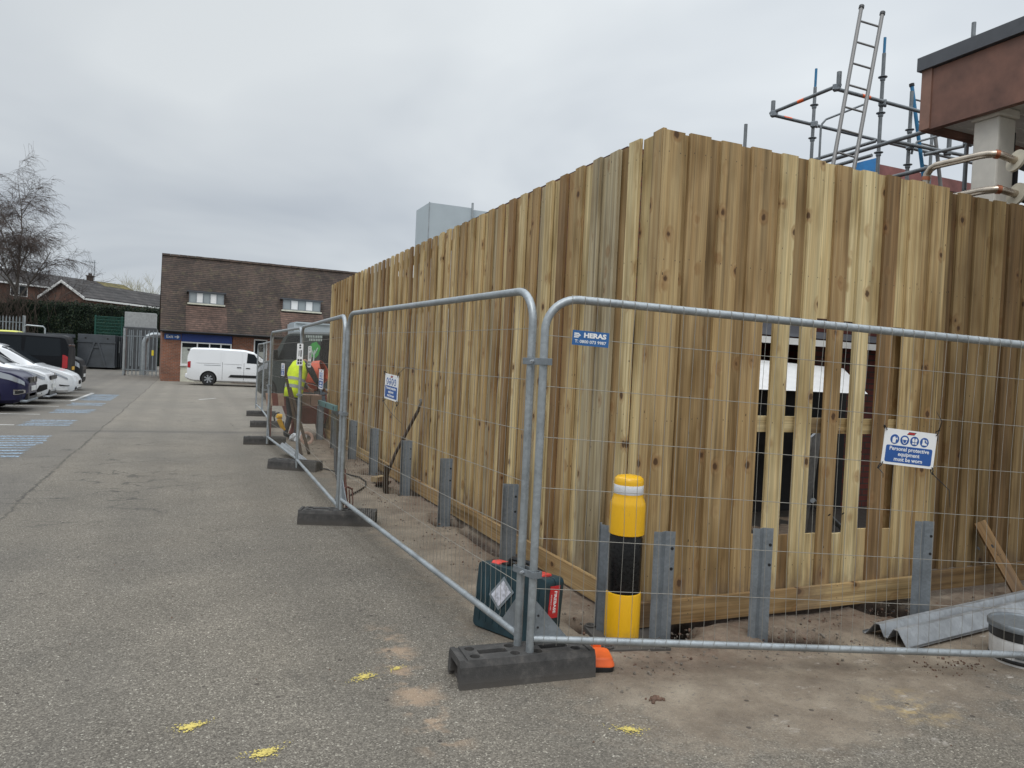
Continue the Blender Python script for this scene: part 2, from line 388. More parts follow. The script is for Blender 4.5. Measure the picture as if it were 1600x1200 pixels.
def m_tiles(name, c1, c2, dark, gw=.17, gh=.10, moss=0., row=.55):
    t = NT(name); o = t.obj(); sp = t.nd('ShaderNodeSeparateXYZ', {0: o})
    v = t.nd('ShaderNodeCombineXYZ', {0: sp.outputs[0], 1: sp.outputs[2]}).outputs[0]
    b = t.nd('ShaderNodeTexBrick', {'Vector': v, 'Color1': (*c1, 1), 'Color2': (*c2, 1), 'Mortar': (*dark, 1), 'Scale': 1., 'Mortar Size': .003, 'Bias': -.1, 'Brick Width': gw, 'Row Height': gh, 'Mortar Smooth': .6})
    nz = t.noise(t.vmul(o, (1., 1., .45)), .9, 5, .65); n2 = t.noise(o, 7., 4, .6)
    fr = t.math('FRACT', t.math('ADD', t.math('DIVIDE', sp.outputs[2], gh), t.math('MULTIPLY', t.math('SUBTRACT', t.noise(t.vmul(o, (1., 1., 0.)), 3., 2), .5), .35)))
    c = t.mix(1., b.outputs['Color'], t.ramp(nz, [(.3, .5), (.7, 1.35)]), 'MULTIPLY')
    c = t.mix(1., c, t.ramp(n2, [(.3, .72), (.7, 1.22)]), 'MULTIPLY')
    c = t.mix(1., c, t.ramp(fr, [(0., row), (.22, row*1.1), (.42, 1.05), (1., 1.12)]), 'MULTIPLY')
    if moss:
        c = t.mix(t.math('MULTIPLY', t.rng(t.noise(o, 2.2, 5, .7), .56, .72, 0, 1), moss), c, (.16, .15, .07))
    return t.out(c, .9, 0, b.outputs['Fac'], -.5, .02)

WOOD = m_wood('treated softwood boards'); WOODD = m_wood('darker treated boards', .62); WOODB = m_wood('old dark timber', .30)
GROUND = m_ground()
GALV = m_galv(); GALVD = m_galv('dull galvanised steel', (.235, .26, .28), .45, 75.)
GALVT = m_galv('bright galvanised tube', (.37, .40, .415), .6, 60.)
WIRE = simple('zinc wire', (.30, .285, .25), .55, .4)
RUBBER = NT('recycled rubber'); _p = RUBBER.pos(); _z = RUBBER.nd('ShaderNodeSeparateXYZ', {0: _p}).outputs[2]; _n = RUBBER.noise(_p, 16., 6, .7)
RUBBER = RUBBER.out(RUBBER.mix(RUBBER.math('MULTIPLY', RUBBER.rng(RUBBER.math('ADD', _z, RUBBER.math('MULTIPLY', _n, .12)), .04, .12, .7, 0), .6), RUBBER.ramp(_n, [(.3, (.030, .029, .028)), (.55, (.058, .055, .052)), (.75, (.11, .10, .09))]), (.15, .128, .105)), .85, 0, RUBBER.noise(_p, 240., 2), .4, .003)
TYRE = simple('tyre rubber', (.018, .018, .018), .8)
BLACKP = simple('black plastic', (.010, .010, .011), .38, 0, .4)
t_ = NT('yellow post plastic'); o_ = t_.obj(); z_ = t_.nd('ShaderNodeSeparateXYZ', {0: o_}).outputs[2]
g_ = t_.math('MULTIPLY', t_.rng(t_.noise(t_.vmul(o_, (1., 1., .35)), 26., 6, .72), .56, .68, 0, .55), t_.rng(t_.noise(o_, 5., 2), .45, .6, 0, 1))
b_ = t_.math('MULTIPLY', t_.rng(t_.math('ADD', z_, t_.math('MULTIPLY', t_.noise(o_, 18., 4), .12)), .05, .16, 1, 0, True), .45)
YELLOW = t_.out(t_.mix(b_, t_.mix(g_, (.80, .44, .012), (.42, .25, .05)), (.26, .17, .08)), t_.rng(g_, 0, 1, .3, .6))
WHITE = simple('white sign board', (.80, .80, .79), .45, 0, .04)
REFL = simple('reflective white tape', (.72, .73, .75), .3, .1, .05)
BLUE = simple('sign blue', (.018, .085, .30), .42, 0, .08)
BLUEH = simple('hire plate blue', (.025, .115, .31), .4, 0, .08)
RED = simple('label red', (.52, .025, .03), .45, 0, .08)
INK = simple('black ink', (.02, .02, .02), .5)
CASE = simple('dark teal tool case', (.012, .036, .046), .45, 0, .35, 10.)
LATCH = simple('red latch plastic', (.62, .06, .045), .4)
ORANGE = simple('orange plastic', (.80, .13, .025), .4)
PAPER = simple('silver paper label', (.55, .55, .60), .3, 0, .35, 40.)
CLEARW = simple('plastic wallet', (.20, .23, .25), .2)
BRICK = m_brick('red facing brick', (.30, .105, .052), (.20, .078, .045), (.22, .18, .15))
BRICKH = m_brick('distant house brick', (.155, .068, .042), (.115, .055, .038), (.12, .09, .075))
BRICKD = m_brick('dark red brick', (.135, .030, .022), (.095, .024, .020), (.05, .035, .03))
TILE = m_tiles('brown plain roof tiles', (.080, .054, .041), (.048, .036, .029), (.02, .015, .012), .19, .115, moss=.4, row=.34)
TILER = m_tiles('newer red roof tiles', (.135, .082, .062), (.095, .06, .047), (.03, .02, .017), .19, .115, row=.4)
TILEG = m_tiles('grey concrete tiles', (.058, .052, .05), (.042, .04, .04), (.014, .013, .013), .3, .3)
TILEM = m_tiles('mossy concrete tiles', (.16, .13, .04), (.10, .085, .035), (.03, .028, .02), .3, .3, .9)
UPVC = simple('white window frame', (.74, .74, .72), .4, 0, .05)
GLASS = glassy('dark window glass'); GLASSL = glassy('pale window glass', (.30, .33, .34))
BLIND = simple('drawn pale blind', (.40, .42, .38), .6)
RENDERW = simple('stained white render', (.58, .57, .47), .8, 0, .22, 2.)
BLUEP = simple('dark blue fascia', (.016, .042, .20), .5, 0, .1)
SOFFIT = simple('white painted soffit', (.55, .54, .51), .7, 0, .12)
RUSTP = simple('terracotta metal fascia', (.165, .080, .056), .5, .1, .35, 3.)
CAPM = simple('dark grey roof trim', (.075, .08, .09), .5)
CREAM = simple('cream painted column', (.56, .53, .47), .6, 0, .08)
COPPER = simple('lagged pipe metal', (.42, .36, .29), .26, .8, .2)
COPPERJ = simple('copper joint', (.42, .16, .09), .35, .8)
FOAM = simple('grey lagging', (.06, .06, .065), .8)
FLANGE = simple('buff flange disc', (.45, .41, .32), .7)
SCAF = m_galv('scaffold tube', (.20, .215, .225), .5, 20.); SCAFB = simple('scaffold blue paint', (.02, .16, .32), .5)
ALU = simple('ladder aluminium', (.20, .195, .19), .5, .45)
CLAD = simple('pale grey cladding', (.43, .49, .52), .55, .1, .06, 2.)
DARK = simple('dark interior', (.012, .012, .013), .7)

# ------------------------------------------------------------------ ground
def smoothstep(a, b, x): 
    t = np.clip((x-a)/(b-a), 0, 1); return t*t*(3-2*t)
def build_ground():
    xs = np.concatenate([[-260, -120, -60, -30, -15, -8, -4, -2, -.5, .5], np.arange(.8, 6.6, .045), [7, 8, 10, 14, 20, 35, 60, 120, 260]])
    ys = np.concatenate([[-60, -20, -8, -2, 0, 1, 1.6], np.arange(2., 4.6, .045), np.arange(4.6, 16, .12), [17, 19, 22, 26, 32, 40, 46, 50, 56, 62, 70, 80, 100, 140, 300]])
    Xg, Yg = np.meshgrid(xs, ys)
    Z = np.zeros_like(Xg)
    def pit(cx, cy, rx, ry, d, rot=0, p=2.6):
        c, s = math.cos(rot), math.sin(rot)
        u = ((Xg-cx)*c+(Yg-cy)*s)/rx; w = (-(Xg-cx)*s+(Yg-cy)*c)/ry
        e = (np.abs(u)**p+np.abs(w)**p)**(1/p)
        return -d*(1-smoothstep(.86, 1.03, e))
    for a in ((3.44, 3.46, .27, .14, .3, -.5), (4.62, 3.74, .3, .17, .3, -.3), (2.73, 3.77, .19, .13, .18, 0), (3.05, 3.9, .2, .1, .16, 0), (3.9, 4.0, .9, .14, .12, 0),
              (2.42, 5.45, .16, .16, .12, 0), (2.42, 7.1, .16, .2, .12, 0), (2.45, 8.75, .22, .3, .15, .3), (2.45, 10.4, .18, .25, .12, 0), (2.5, 6.2, .10, .7, .08, 0), (2.3, 4.02, .1, .12, .1, 0)):
        Z += pit(*a)
    Z = np.maximum(Z, -.32)
    soil = smoothstep(-.1, .5, np.minimum(Xg-1.95, Yg-3.15))*(Xg < 6.5)*(Yg < 16)
    nz = np.array([[mnoise.fractal(Vector((x*2.7, y*2.7, 0)), 1., 2., 4) for x in xs] for y in ys])
    Z += soil*(nz*.022)
    # the earth thrown out round the holes
    for cx, cy in ((2.35, 8.55), (3.1, 3.62), (2.3, 5.1), (2.25, 7.4)):
        Z += .035*np.exp(-(((Xg-cx)/.22)**2+((Yg-cy)/.16)**2))
    Z += np.where(Yg > 46, (np.minimum(Yg, 100)-46)*.02, 0)
    n, m = len(ys), len(xs)
    vs = np.stack([Xg, Yg, Z], -1).reshape(-1, 3)
    fs = [(j*m+i, j*m+i+1, (j+1)*m+i+1, (j+1)*m+i) for j in range(n-1) for i in range(m-1)]
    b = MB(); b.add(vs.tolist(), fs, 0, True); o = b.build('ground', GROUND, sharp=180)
    tag(o, kind='structure'); return o
build_ground()

# painted parking marks: sheets 4 mm above the asphalt, worn through in flecks
def m_mark(name, col, thr):
    t = NT(name); p = t.pos()
    w = t.math('MULTIPLY', t.rng(t.noise(p, 26., 5, .7), thr-.05, thr+.05, 0, 1), t.rng(t.noise(p, 2.2, 3), .32, .5, .55, 1))
    c = t.mix(t.rng(t.noise(p, 4., 3), .3, .7, 0, 1), tuple(x*.8 for x in col), col)
    tr = t.nd('ShaderNodeBsdfTransparent'); mx = t.nd('ShaderNodeMixShader', {0: w})
    t.out(c, .8); t.l.new(tr.outputs[0], mx.inputs[1]); t.l.new(t.b.outputs[0], mx.inputs[2])
    t.l.new(mx.outputs[0], t.n['Material Output'].inputs[0]); return t.mat
MWHITE = m_mark('worn white road paint', (.62, .61, .58), .40); MBLUE = m_mark('worn blue road paint', (.30, .40, .50), .475)
def quad(b, pts, z=.004): b.add([(x, y, z) for x, y in pts], [tuple(range(len(pts)))])
b = MB()
for y in (9.2, 11.8, 14.5, 17.2, 19.95, 22.7, 25.15, 27.9, 30.5):
    quad(b, [(-7.9, y-.05), (-3.05, y-.05), (-3.05, y+.05), (-7.9, y+.05)])
quad(b, [(-3.12, 25.2), (-3.0, 25.2), (-2.94, 29.9), (-3.06, 29.9)], .0045)
quad(b, [(.35, 27.5), (.95, 28.6), (.98, 28.5), (.42, 27.4)])
tag(b.build('road_marking', MWHITE), kind='structure')
b = MB()
for y0, y1 in ((12.2, 15.3), (17.1, 18.6), (20.5, 21.9), (23.2, 24.5), (25.6, 29.2)):
    n = max(4, int((y1-y0)/.32))
    for k in range(n):
        y = y0+(y1-y0)*k/n; h = .17+.05*random.random()
        quad(b, [(-2.95+random.uniform(-.1, .1), y), (-2.12+random.uniform(-.07, .05), y+.06), (-2.12, y+h+.06), (-2.95, y+h)])
tag(b.build('road_marking', MBLUE), kind='structure')
YSPRAY = simple('yellow spray paint', (.58, .47, .13), .8, 0, .25, 60.)
def spray(cx, cy, rx, ry, n, label, rot):
    b = MB()
    for _ in range(int(n*1.5)):
        a = random.uniform(0, 6.28); r = min(1.35, abs(random.gauss(0, .55)))
        r = min(r, 1.05)*(1+.35*math.sin(3*a+cx*20))
        x = cx+math.cos(rot)*r*rx*math.cos(a)-math.sin(rot)*r*ry*math.sin(a); y = cy+math.sin(rot)*r*rx*math.cos(a)+math.cos(rot)*r*ry*math.sin(a)
        s = random.uniform(.0015, .0058)*(1.3-r*.5)
        if random.random() < .3: x = cx+(x-cx)*1.2; y = cy+(y-cy)*1.2; s = .0014
        quad(b, [(x+s*random.uniform(.5, 1.4)*math.cos(q), y+s*random.uniform(.5, 1.2)*math.sin(q)) for q in (0, 1.1, 2.2, 3.3, 4.4, 5.4)], .004+random.random()*.0008)
    tag(b.build('paint_mark', YSPRAY), label, 'paint mark', 'yellow spray marks on the asphalt')
spray(.857, 3.646, .085, .05, 210, 'speckled yellow spray mark left of the rubber foot, larger of that pair', .5)
spray(1.033, 3.70, .05, .032, 110, 'small faint yellow spray mark nearest the clay trail by the foot', .3)
spray(.064, 3.358, .085, .045, 260, 'dense yellow spray mark farthest left on the open asphalt', .35)
spray(.33, 3.047, .085, .048, 240, 'yellow spray mark at the bottom edge of the photo', .3)
spray(1.835, 2.762, .085, .045, 200, 'yellow spray mark right of the rubber foot on bare asphalt', -.5)

# ------------------------------------------------------------------ timber hoarding
def board(b, fn, a0, a1, d0, d1, z0, z1, tone, lean=0.):
    """upright board: across a0..a1, depth d0..d1 (outwards is smaller), fn(a, d, z) -> xyz"""
    r = random.random(); vs = []; at = []
    k0, k1 = (random.uniform(-.004, .004), random.uniform(-.004, .004)) if d0 <= 0 else (0, 0)
    for z in (z0, z1):
        l = lean*(z-1.5)
        for a, d in ((a0, d0+(k0 if z == z0 else k1)), (a1, d0-(k0 if z == z0 else k1)), (a1, d1), (a0, d1)):
            vs.append(fn(a+l, d, z)); at.append((r, (a-a0)+(.03 if d == d1 else 0), z, tone))
    b.add(vs, [(0, 1, 5, 4), (1, 2, 6, 5), (2, 3, 7, 6), (3, 0, 4, 7), (4, 5, 6, 7), (3, 2, 1, 0)], 0, False, at)
def plank(b, p0, p1, w, th, up, tone):
    """board along p0->p1"""
    p0, p1, up = Vector(p0), Vector(p1), Vector(up); t = (p1-p0); L = t.length; t.normalize(); s = up.cross(t).normalized(); n = t.cross(s)
    r = random.random(); vs = []; at = []
    for q, l in ((p0, 0), (p1, L)):
        for i, j in ((-1, -1), (1, -1), (1, 1), (-1, 1)):
            vs.append(q+n*(i*th/2)+s*(j*w/2)); at.append((r, j*w/2+.1+(.02 if i > 0 else 0), l, tone))
    b.add(vs, [(0, 1, 5, 4), (1, 2, 6, 5), (2, 3, 7, 6), (3, 0, 4, 7), (4, 5, 6, 7), (3, 2, 1, 0)], 0, False, at)
def tone():
    return random.choices((random.uniform(.18, .3), random.uniform(.34, .5), random.uniform(.48, .64), random.uniform(.64, .78), .9, .985), (17, 31, 29, 15, 7, 1.5))[0]

fence = thing('timber_fence', 'tall hoarding of new close boarded softwood with a slatted gap cut in its front', 'fence', (2.59, 3.84, 0))
fl = lambda a, d, z: (d, a, z)      # long side runs away along +Y, outer face at x = 0
ff = lambda a, d, z: (a, d, z)      # front runs along +X, outer face at y = 0
TOP = 3.055
b = MB(); b2 = MB(); P = .238; PL = .252
LF = 11.62
for k in range(int(LF/PL)):
    y = .026+k*PL+random.uniform(-.006, .006); h = TOP+random.uniform(-.006, .004)
    board(b, fl, y, y+.119+random.uniform(-.005, .005), -.002, .021, .10, h, tone() if k else .45, random.uniform(-.0012, .0012))
    board(b2, fl, y+.110, y+.110+.150, .024+random.uniform(0, .004), .046, .10, TOP-.003+random.uniform(-.007, .004), tone())
b.build('outer_boards', WOOD, fence); b2.build('inner_boards', WOOD, fence)
b = MB(); b2 = MB()
xs = [-.002]+[.179+P*k for k in range(10)]
for i, x in enumerate(xs):
    w = .146 if i == 0 else .155
    if .7 < x < 2.1: x += .012; w = .132
    x += random.uniform(-.004, .004)
    h = TOP-.012+random.uniform(-.005, .005)-.004*i*.3
    if i > 0: board(b, ff, x, x+w, 0, .021, .17, h, tone(), random.uniform(-.0012, .0012))
    else: board(b, ff, x, x+w, -.0, .021, .17, h, .47)
    if i < len(xs)-1:
        nx = xs[i+1]; g0, g1 = x+w-.012, nx+.03
        if .70 < g0 < 2.0:      # the gap: inner boards cut out, ragged ends left top and bottom
            board(b2, ff, g0, g1, .023, .043, 1.985+random.uniform(-.012, .012), h-.002, tone())
            board(b2, ff, g0, g1, .023, .043, .17, .535+random.uniform(-.015, .015), tone())
        else: board(b2, ff, g0, g1, .023, .043, .17, h-.002+random.uniform(-.005, .003), tone())
b.build('outer_boards', WOOD, fence); b2.build('inner_boards', WOOD, fence)
b = MB()
for y0, y1 in ((-.02, 3.6), (3.603, 7.2), (7.203, 11.55)):
    plank(b, (-.018, y0, .098), (-.018, y1, .098), .15, .034, (1, 0, 0), random.uniform(.3, .5))
b.build('kickboard', WOOD, fence)
b = MB(); plank(b, (-.036, -.018, .105), (1.2, -.018, .103), .15, .034, (0, 1, 0), .3); plank(b, (1.203, -.018, .105), (2.47, -.018, .108), .15, .034, (0, 1, 0), .46)
b.build('kickboard', WOOD, fence)
b = MB()
for z in (.32, 1.27, 2.25, 2.9):
    plank(b, (.05, .079, z), (1.25, .079, z), .105, .045, (0, 1, 0), .8); plank(b, (1.252, .079, z-.006), (2.46, .079, z-.006), .105, .045, (0, 1, 0), .62)
    plank(b, (.07, .10, z), (.07, 11.5, z), .1, .045, (1, 0, 0), .5)
b.build('rail', WOOD, fence)
for x, y in ((.5, .16), (2.2, .16), (.16, 2.4), (.16, 4.8), (.16, 7.2), (.16, 9.6), (.16, 11.4)):
    b = MB(); plank(b, (x, y, .0), (x, y, 2.9), .1, .1, (0, 1, 0), .4); b.build('fence_post', WOOD, fence)

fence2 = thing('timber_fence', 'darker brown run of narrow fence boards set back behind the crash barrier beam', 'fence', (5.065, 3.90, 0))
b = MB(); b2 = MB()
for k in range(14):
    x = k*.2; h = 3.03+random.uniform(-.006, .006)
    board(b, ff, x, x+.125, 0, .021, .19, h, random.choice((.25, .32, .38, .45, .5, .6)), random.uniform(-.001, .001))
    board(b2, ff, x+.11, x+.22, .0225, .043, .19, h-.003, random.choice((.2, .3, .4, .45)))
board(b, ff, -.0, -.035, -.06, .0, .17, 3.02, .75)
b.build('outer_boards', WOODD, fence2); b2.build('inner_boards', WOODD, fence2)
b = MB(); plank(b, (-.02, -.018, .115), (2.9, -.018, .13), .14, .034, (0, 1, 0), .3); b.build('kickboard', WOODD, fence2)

b = MB(); plank(b, (-.09, 0, .02), (-.22, .30-.02, .545), .095, .022, (.1, 1, .4), .12)
t = b.build('loose_board', WOOD, None, loc=(5.86, 3.58, 0)); tag(t, 'short loose board leaning against the darker run of fence', 'board')

# ------------------------------------------------------------------ galvanised crash barrier posts
def zpost(label, x, y, h, rz, lean=0., prof=0):
    c = [(-.058, -.034), (-.058, -.022), (-.02, -.022), (.006, .022), (.062, .022), (.062, .034)] if prof == 0 else [(-.06, -.028), (-.06, .018), (.06, .018), (.06, -.028)]
    th = .005; pts = [Vector((p[0], p[1], 0)) for p in c]; L = []; Rr = []
    for i, p in enumerate(pts):
        a = pts[max(i-1, 0)]; d = pts[min(i+1, len(pts)-1)]; q = (d-a).normalized(); nn = Vector((-q.y, q.x, 0))*th/2
        L.append(p+nn); Rr.append(p-nn)
    ring = [(p.x, p.y) for p in L]+[(p.x, p.y) for p in reversed(Rr)]
    ring = list(reversed(ring))
    b = MB(); n = len(c)
    vs = []; N = len(ring)
    for z in (-.2, h):
        for u, v in ring: vs.append((u+lean*z, v, z))
    fs = []
    for k in range(N): fs.append((k, (k+1) % N, N+(k+1) % N, N+k))
    for i in range(n-1): fs.append((N+i, N+i+1, 2*N-2-i, 2*N-1-i))
    b.add(vs, fs)
    # bolt holes near the top
    for u, z in ((.048, h-.10), (.048, h-.22)):
        b.lathe([(.0095, 0), (.0095, .0012), (0, .0012)], 10, Matrix.Translation((u+lean*z, .019-.0005 if prof == 0 else .0155, z)) @ Matrix.Rotation(math.pi/2, 4, 'X'), 1)
    o = b.build('barrier_post', [GALVD, DARK]); o.location = (x, y, 0); o.rotation_euler = (0, 0, rz)
    return tag(o, label, 'post', 'galvanised barrier posts in front of the boards')
zpost('galvanised barrier post seen edge on, half hidden behind the yellow bollard', 2.315, 3.86, .655, 1.03)
zpost('galvanised barrier post just right of the yellow and black bollard', 2.60, 3.66, .645, -.6)
zpost('galvanised barrier post standing in a dug hole below the slatted gap', 3.19, 3.50, .675, -.62)
zpost('galvanised barrier post nearest the fallen beam, under the safety sign', 4.62, 3.54, .655, -.78)
for lab, x, y, h in (('galvanised barrier post just behind the teal tool case', 2.37, 5.42, .645), ('galvanised barrier post, second behind the tool case along the boards', 2.395, 7.1, .63), ('galvanised barrier post beside the leaning shovel', 2.43, 8.69, .64),
                     ('galvanised barrier post beyond the shovel, by the small timber offcut', 2.43, 10.35, .63), ('galvanised barrier post nearest the bent black strip', 2.43, 11.85, .62), ('nearer of two barrier posts under the teal spirit level', 2.43, 13.45, .66), ('farther of two barrier posts under the teal spirit level', 2.40, 14.85, .66)):
    zpost(lab, x, y, h, math.radians(-20+random.uniform(-6, 6)), 0, 1)

# ------------------------------------------------------------------ mesh fence panels
def arc(c, r, a0, a1, n): return [(c[0]+r*math.cos(a0+(a1-a0)*i/n), c[1]+r*math.sin(a0+(a1-a0)*i/n)) for i in range(n+1)]
def mesh_panel(label, p0, p1, zb, zt, tilt=0., sp=.066, leg=.12, rw=.0013, hw=.0017, skip=0):
    """p0->p1 on the ground; zb bottom rail, zt top rail (at p0)"""
    p0 = Vector((*p0, 0)); p1 = Vector((*p1, 0)); L = (p1-p0).length; rz = math.atan2(p1.y-p0.y, p1.x-p0.x)
    t = thing('mesh_fence_panel', label, 'fence panel', p0, rz, 'temporary mesh fence panels')
    r = .021; R = .17
    def P3(s, z): return Vector((s*math.cos(tilt), 0, z+s*math.sin(tilt)))
    b = MB()
    pts = [(.0, zb-leg)]+[(0, zt-R-.3)]+list(arc((R, zt-R), R, math.pi, math.pi/2, 10))+list(arc((L-R, zt-R), R, math.pi/2, 0, 10))+[(L, zb-leg)]
    b.tube([P3(*p) for p in pts], r, 12)
    b.tube([P3(.015, zb), P3(L-.015, zb)], r*.93, 12)
    b.build('frame', GALVT, t, sharp=60)
    for s0, sg in ((0, 1), (L, -1)):
        g = MB(); tri = [(s0+sg*.015, zb+.02), (s0+sg*.19, zb+.015), (s0+sg*.015, zb+.20)]
        g.prism(tri, -.003, .003, lambda u, v, w: P3(u, v)+Vector((0, w, 0)))
        for dz in (.06, .12): g.lathe([(.006, 0), (.006, .003), (0, .003)], 8, Matrix.Translation(P3(s0+sg*.035, zb+dz)+Vector((0, -.003, 0))) @ Matrix.Rotation(math.pi/2, 4, 'X'), 1)
        g.build('gusset', [GALVD, DARK], t)
    w = MB(); n = int(L/sp); nh = 6; hs = (zt-zb)/(nh+.75)
    for i in range(1, n+1):
        s = i*L/(n+1); x0 = random.uniform(-.004, .004); k1 = random.uniform(-.008, .008)
        ze = zt if s > R*.6 and s < L-R*.6 else zt-.10
        w.tube([P3(s+x0, zb-.028)+Vector((0, -.012, 0)), P3(s+x0, zb+.025)+Vector((0, -r-.002, 0)), P3(s+k1, zb+(zt-zb)*.33)+Vector((0, -.003, 0)), P3(s-k1, zb+(zt-zb)*.66)+Vector((0, -.003, 0)), P3(s, ze-.02)+Vector((0, -r-.002, 0)), P3(s, ze+.012)+Vector((0, -r-.001, 0)), P3(s, ze+r+.002)], rw, 4, 0, False)
    for k in range(1, nh+1):
        z = zb+k*hs
        w.tube([P3(.01, z), P3(L*.35, z+random.uniform(-.006, .004)), P3(L*.7, z+random.uniform(-.006, .004)), P3(L-.01, z)], hw, 5, 0, False)
    w.build('wire_mesh', WIRE, t)
    return t
RA = Vector((1.635, 3.40)); RD = Vector((math.cos(math.radians(-15)), math.sin(math.radians(-15))))
J = [(1.612, 3.50), (1.386, 7.25), (1.44, 10.75), (1.33, 13.85), (1.70, 17.35), (1.82, 20.6), (1.86, 23.0)]
panR = mesh_panel('mesh fence panel in front of the slatted gap, carrying the blue hire plate', RA, RA+RD*3.5, .20, 1.925, math.radians(-2.2), leg=.10)
panL = [mesh_panel('long mesh fence panel beside the tool case, seen at a slant', J[0], (J[1][0]+.006, J[1][1]-.05), .19, 1.965, math.radians(.6), leg=.10),
        mesh_panel('mesh fence panel just beyond the long one, in front of the leaning shovels and planks', (J[1][0]-.006, J[1][1]+.05), (J[2][0]-.004, J[2][1]-.05), .15, 1.99, leg=.12, rw=.0009),
        mesh_panel('mesh fence panel in front of the bending worker', (J[2][0]+.004, J[2][1]+.05), (J[3][0], J[3][1]-.05), .15, 1.985, leg=.12, rw=.0009),
        mesh_panel('far mesh fence panel alongside the grey van, mostly hidden edge on', (J[3][0]+.02, J[3][1]+.05), J[4], .16, 1.9, leg=.12, rw=.0006, hw=.001),
        mesh_panel('second to last mesh fence panel, edge on beside the grey van', J[4], J[5], .16, 1.9, leg=.12, rw=.0006, hw=.001),
        mesh_panel('last short mesh fence panel at the far end of the line', J[5], J[6], .16, 1.9, leg=.12, rw=.0006, hw=.001)]
for p in panL[3:]:
    pass
def clamp(label, p, q, z):
    p = Vector((*p, z)); q = Vector((*q, z)); d = (q-p).normalized(); n = Vector((-d.y, d.x, 0)); c = (p+q)/2; L = (q-p).length
    o = thing('clamp', label, 'clamp', c, math.atan2(d.y, d.x), 'clamps joining the mesh panels')
    b = MB()
    for s in (-1, 1): b.box((0, s*.024, 0), (L+.075, .005, .034))
    b.box((-L/2-.035, 0, 0), (.005, .05, .034)); b.box((L/2+.035, 0, 0), (.005, .05, .034))
    b.build('clamp_plate', GALVD, o, bevel=.0015)
    b = MB(); b.tube([(0, -.045, 0), (0, .045, 0)], .005, 8); b.lathe([(.011, 0), (.011, .009), (0, .009)], 6, Matrix.Translation((0, -.027, 0)) @ Matrix.Rotation(math.pi/2, 4, 'X'), 0, False); b.build('bolt', GALV, o)
a = (RA.x, RA.y)
clamp('upper clamp joining the two nearest mesh panels', (J[0][0], J[0][1]), a, 1.60); clamp('lower clamp joining the two nearest mesh panels, above the tool case', (J[0][0], J[0][1]), a, .53)
for i, nm in ((1, 'second joint, behind the tool case'), (2, 'third joint, beside the hanging tags'), (3, 'fourth joint, beside the grey van')):
    p, q = (J[i][0], J[i][1]-.05), (J[i][0], J[i][1]+.05)
    clamp('clamp at the '+nm+' along the mesh fence', p, q, 1.05)

# ------------------------------------------------------------------ fence feet
def foot_mesh():
    t = thing('rubber_block', 'x', 'ballast block', (0, 0, 0), 0, 'black rubber ballast blocks under the mesh fence')
    L, W, H = .72, .235, .135
    b = MB()
    # tapered body with an I-shaped end: two flanks and a recessed core
    def sec(x, k):
        w = W/2*k
        return [(x, -w, 0), (x, -w, .03), (x, -w*.93, H-.03), (x, -w*.80, H), (x, w*.80, H), (x, w*.93, H-.03), (x, w, .03), (x, w, 0)]
    e = L/2
    vs = []; X = [(-e, 1), (-e+.02, 1), (e-.02, 1), (e, 1)]
    for x, k in X: vs += sec(x, k)
    fs = []
    for i in range(3):
        for k in range(8): fs.append((i*8+k, i*8+(k+1) % 8, (i+1)*8+(k+1) % 8, (i+1)*8+k))
    fs += [tuple(reversed(range(8))), tuple(range(24, 32))]
    b.add(vs, fs)
    me_o = b.build('body', RUBBER, t)
    # real sockets: holes and slots cut out
    cuts = MB()
    for x in (-.27, -.06, .06, .27):
        for y in (-.05, .05):
            cuts.lathe([(.026, .02), (.026, .2)], 16, Matrix.Translation((x, y, 0)))
    for x0 in (-.165, .165): cuts.box((x0, .0, .13), (.15, .05, .11))
    for s in (-1, 1):
        cuts.box((s*e, 0, .055), (.07, .13, .085)); cuts.box((s*e, 0, .0), (.05, .17, .05))
        cuts.box((s*(e-.035), 0, H), (.018, .2, .016))
    co = cuts.build('cut', RUBBER)
    md = me_o.modifiers.new('b', 'BOOLEAN'); md.operation = 'DIFFERENCE'; md.object = co; md.solver = 'EXACT'; md.use_self = True
    me = bpy.data.meshes.new_from_object(me_o.evaluated_get(bpy.context.evaluated_depsgraph_get()))
    me_o.modifiers.clear(); me_o.data = me; me.name = 'body'
    bpy.data.objects.remove(co)
    bv = me_o.modifiers.new('bevel', 'BEVEL'); bv.width = .011; bv.segments = 3; bv.limit_method = 'ANGLE'; bv.angle_limit = math.radians(45)
    return t
F0 = foot_mesh()
for i, (lab, x, y, rz) in enumerate((('black rubber ballast block in front of the tool case, nearest the camera', 1.62, 3.45, -4), ('black rubber ballast block at the second joint of the mesh fence', 1.37, 7.21, -19),
                        ('black rubber ballast block at the third joint, below the hanging tags', 1.43, 10.82, -34), ('black rubber ballast block at the fourth joint, on the far tarred line', 1.31, 14.0, -6),
                        ('black rubber ballast block at the fifth joint, beside the grey van', 1.66, 17.4, -4), ('farthest black rubber ballast block on the lane', 1.80, 20.6, -4))):
    o = F0 if i == 0 else copy_tree(F0)
    o.location = (x, y, 0); o.rotation_euler = (0, 0, math.radians(rz)); o['label'] = lab

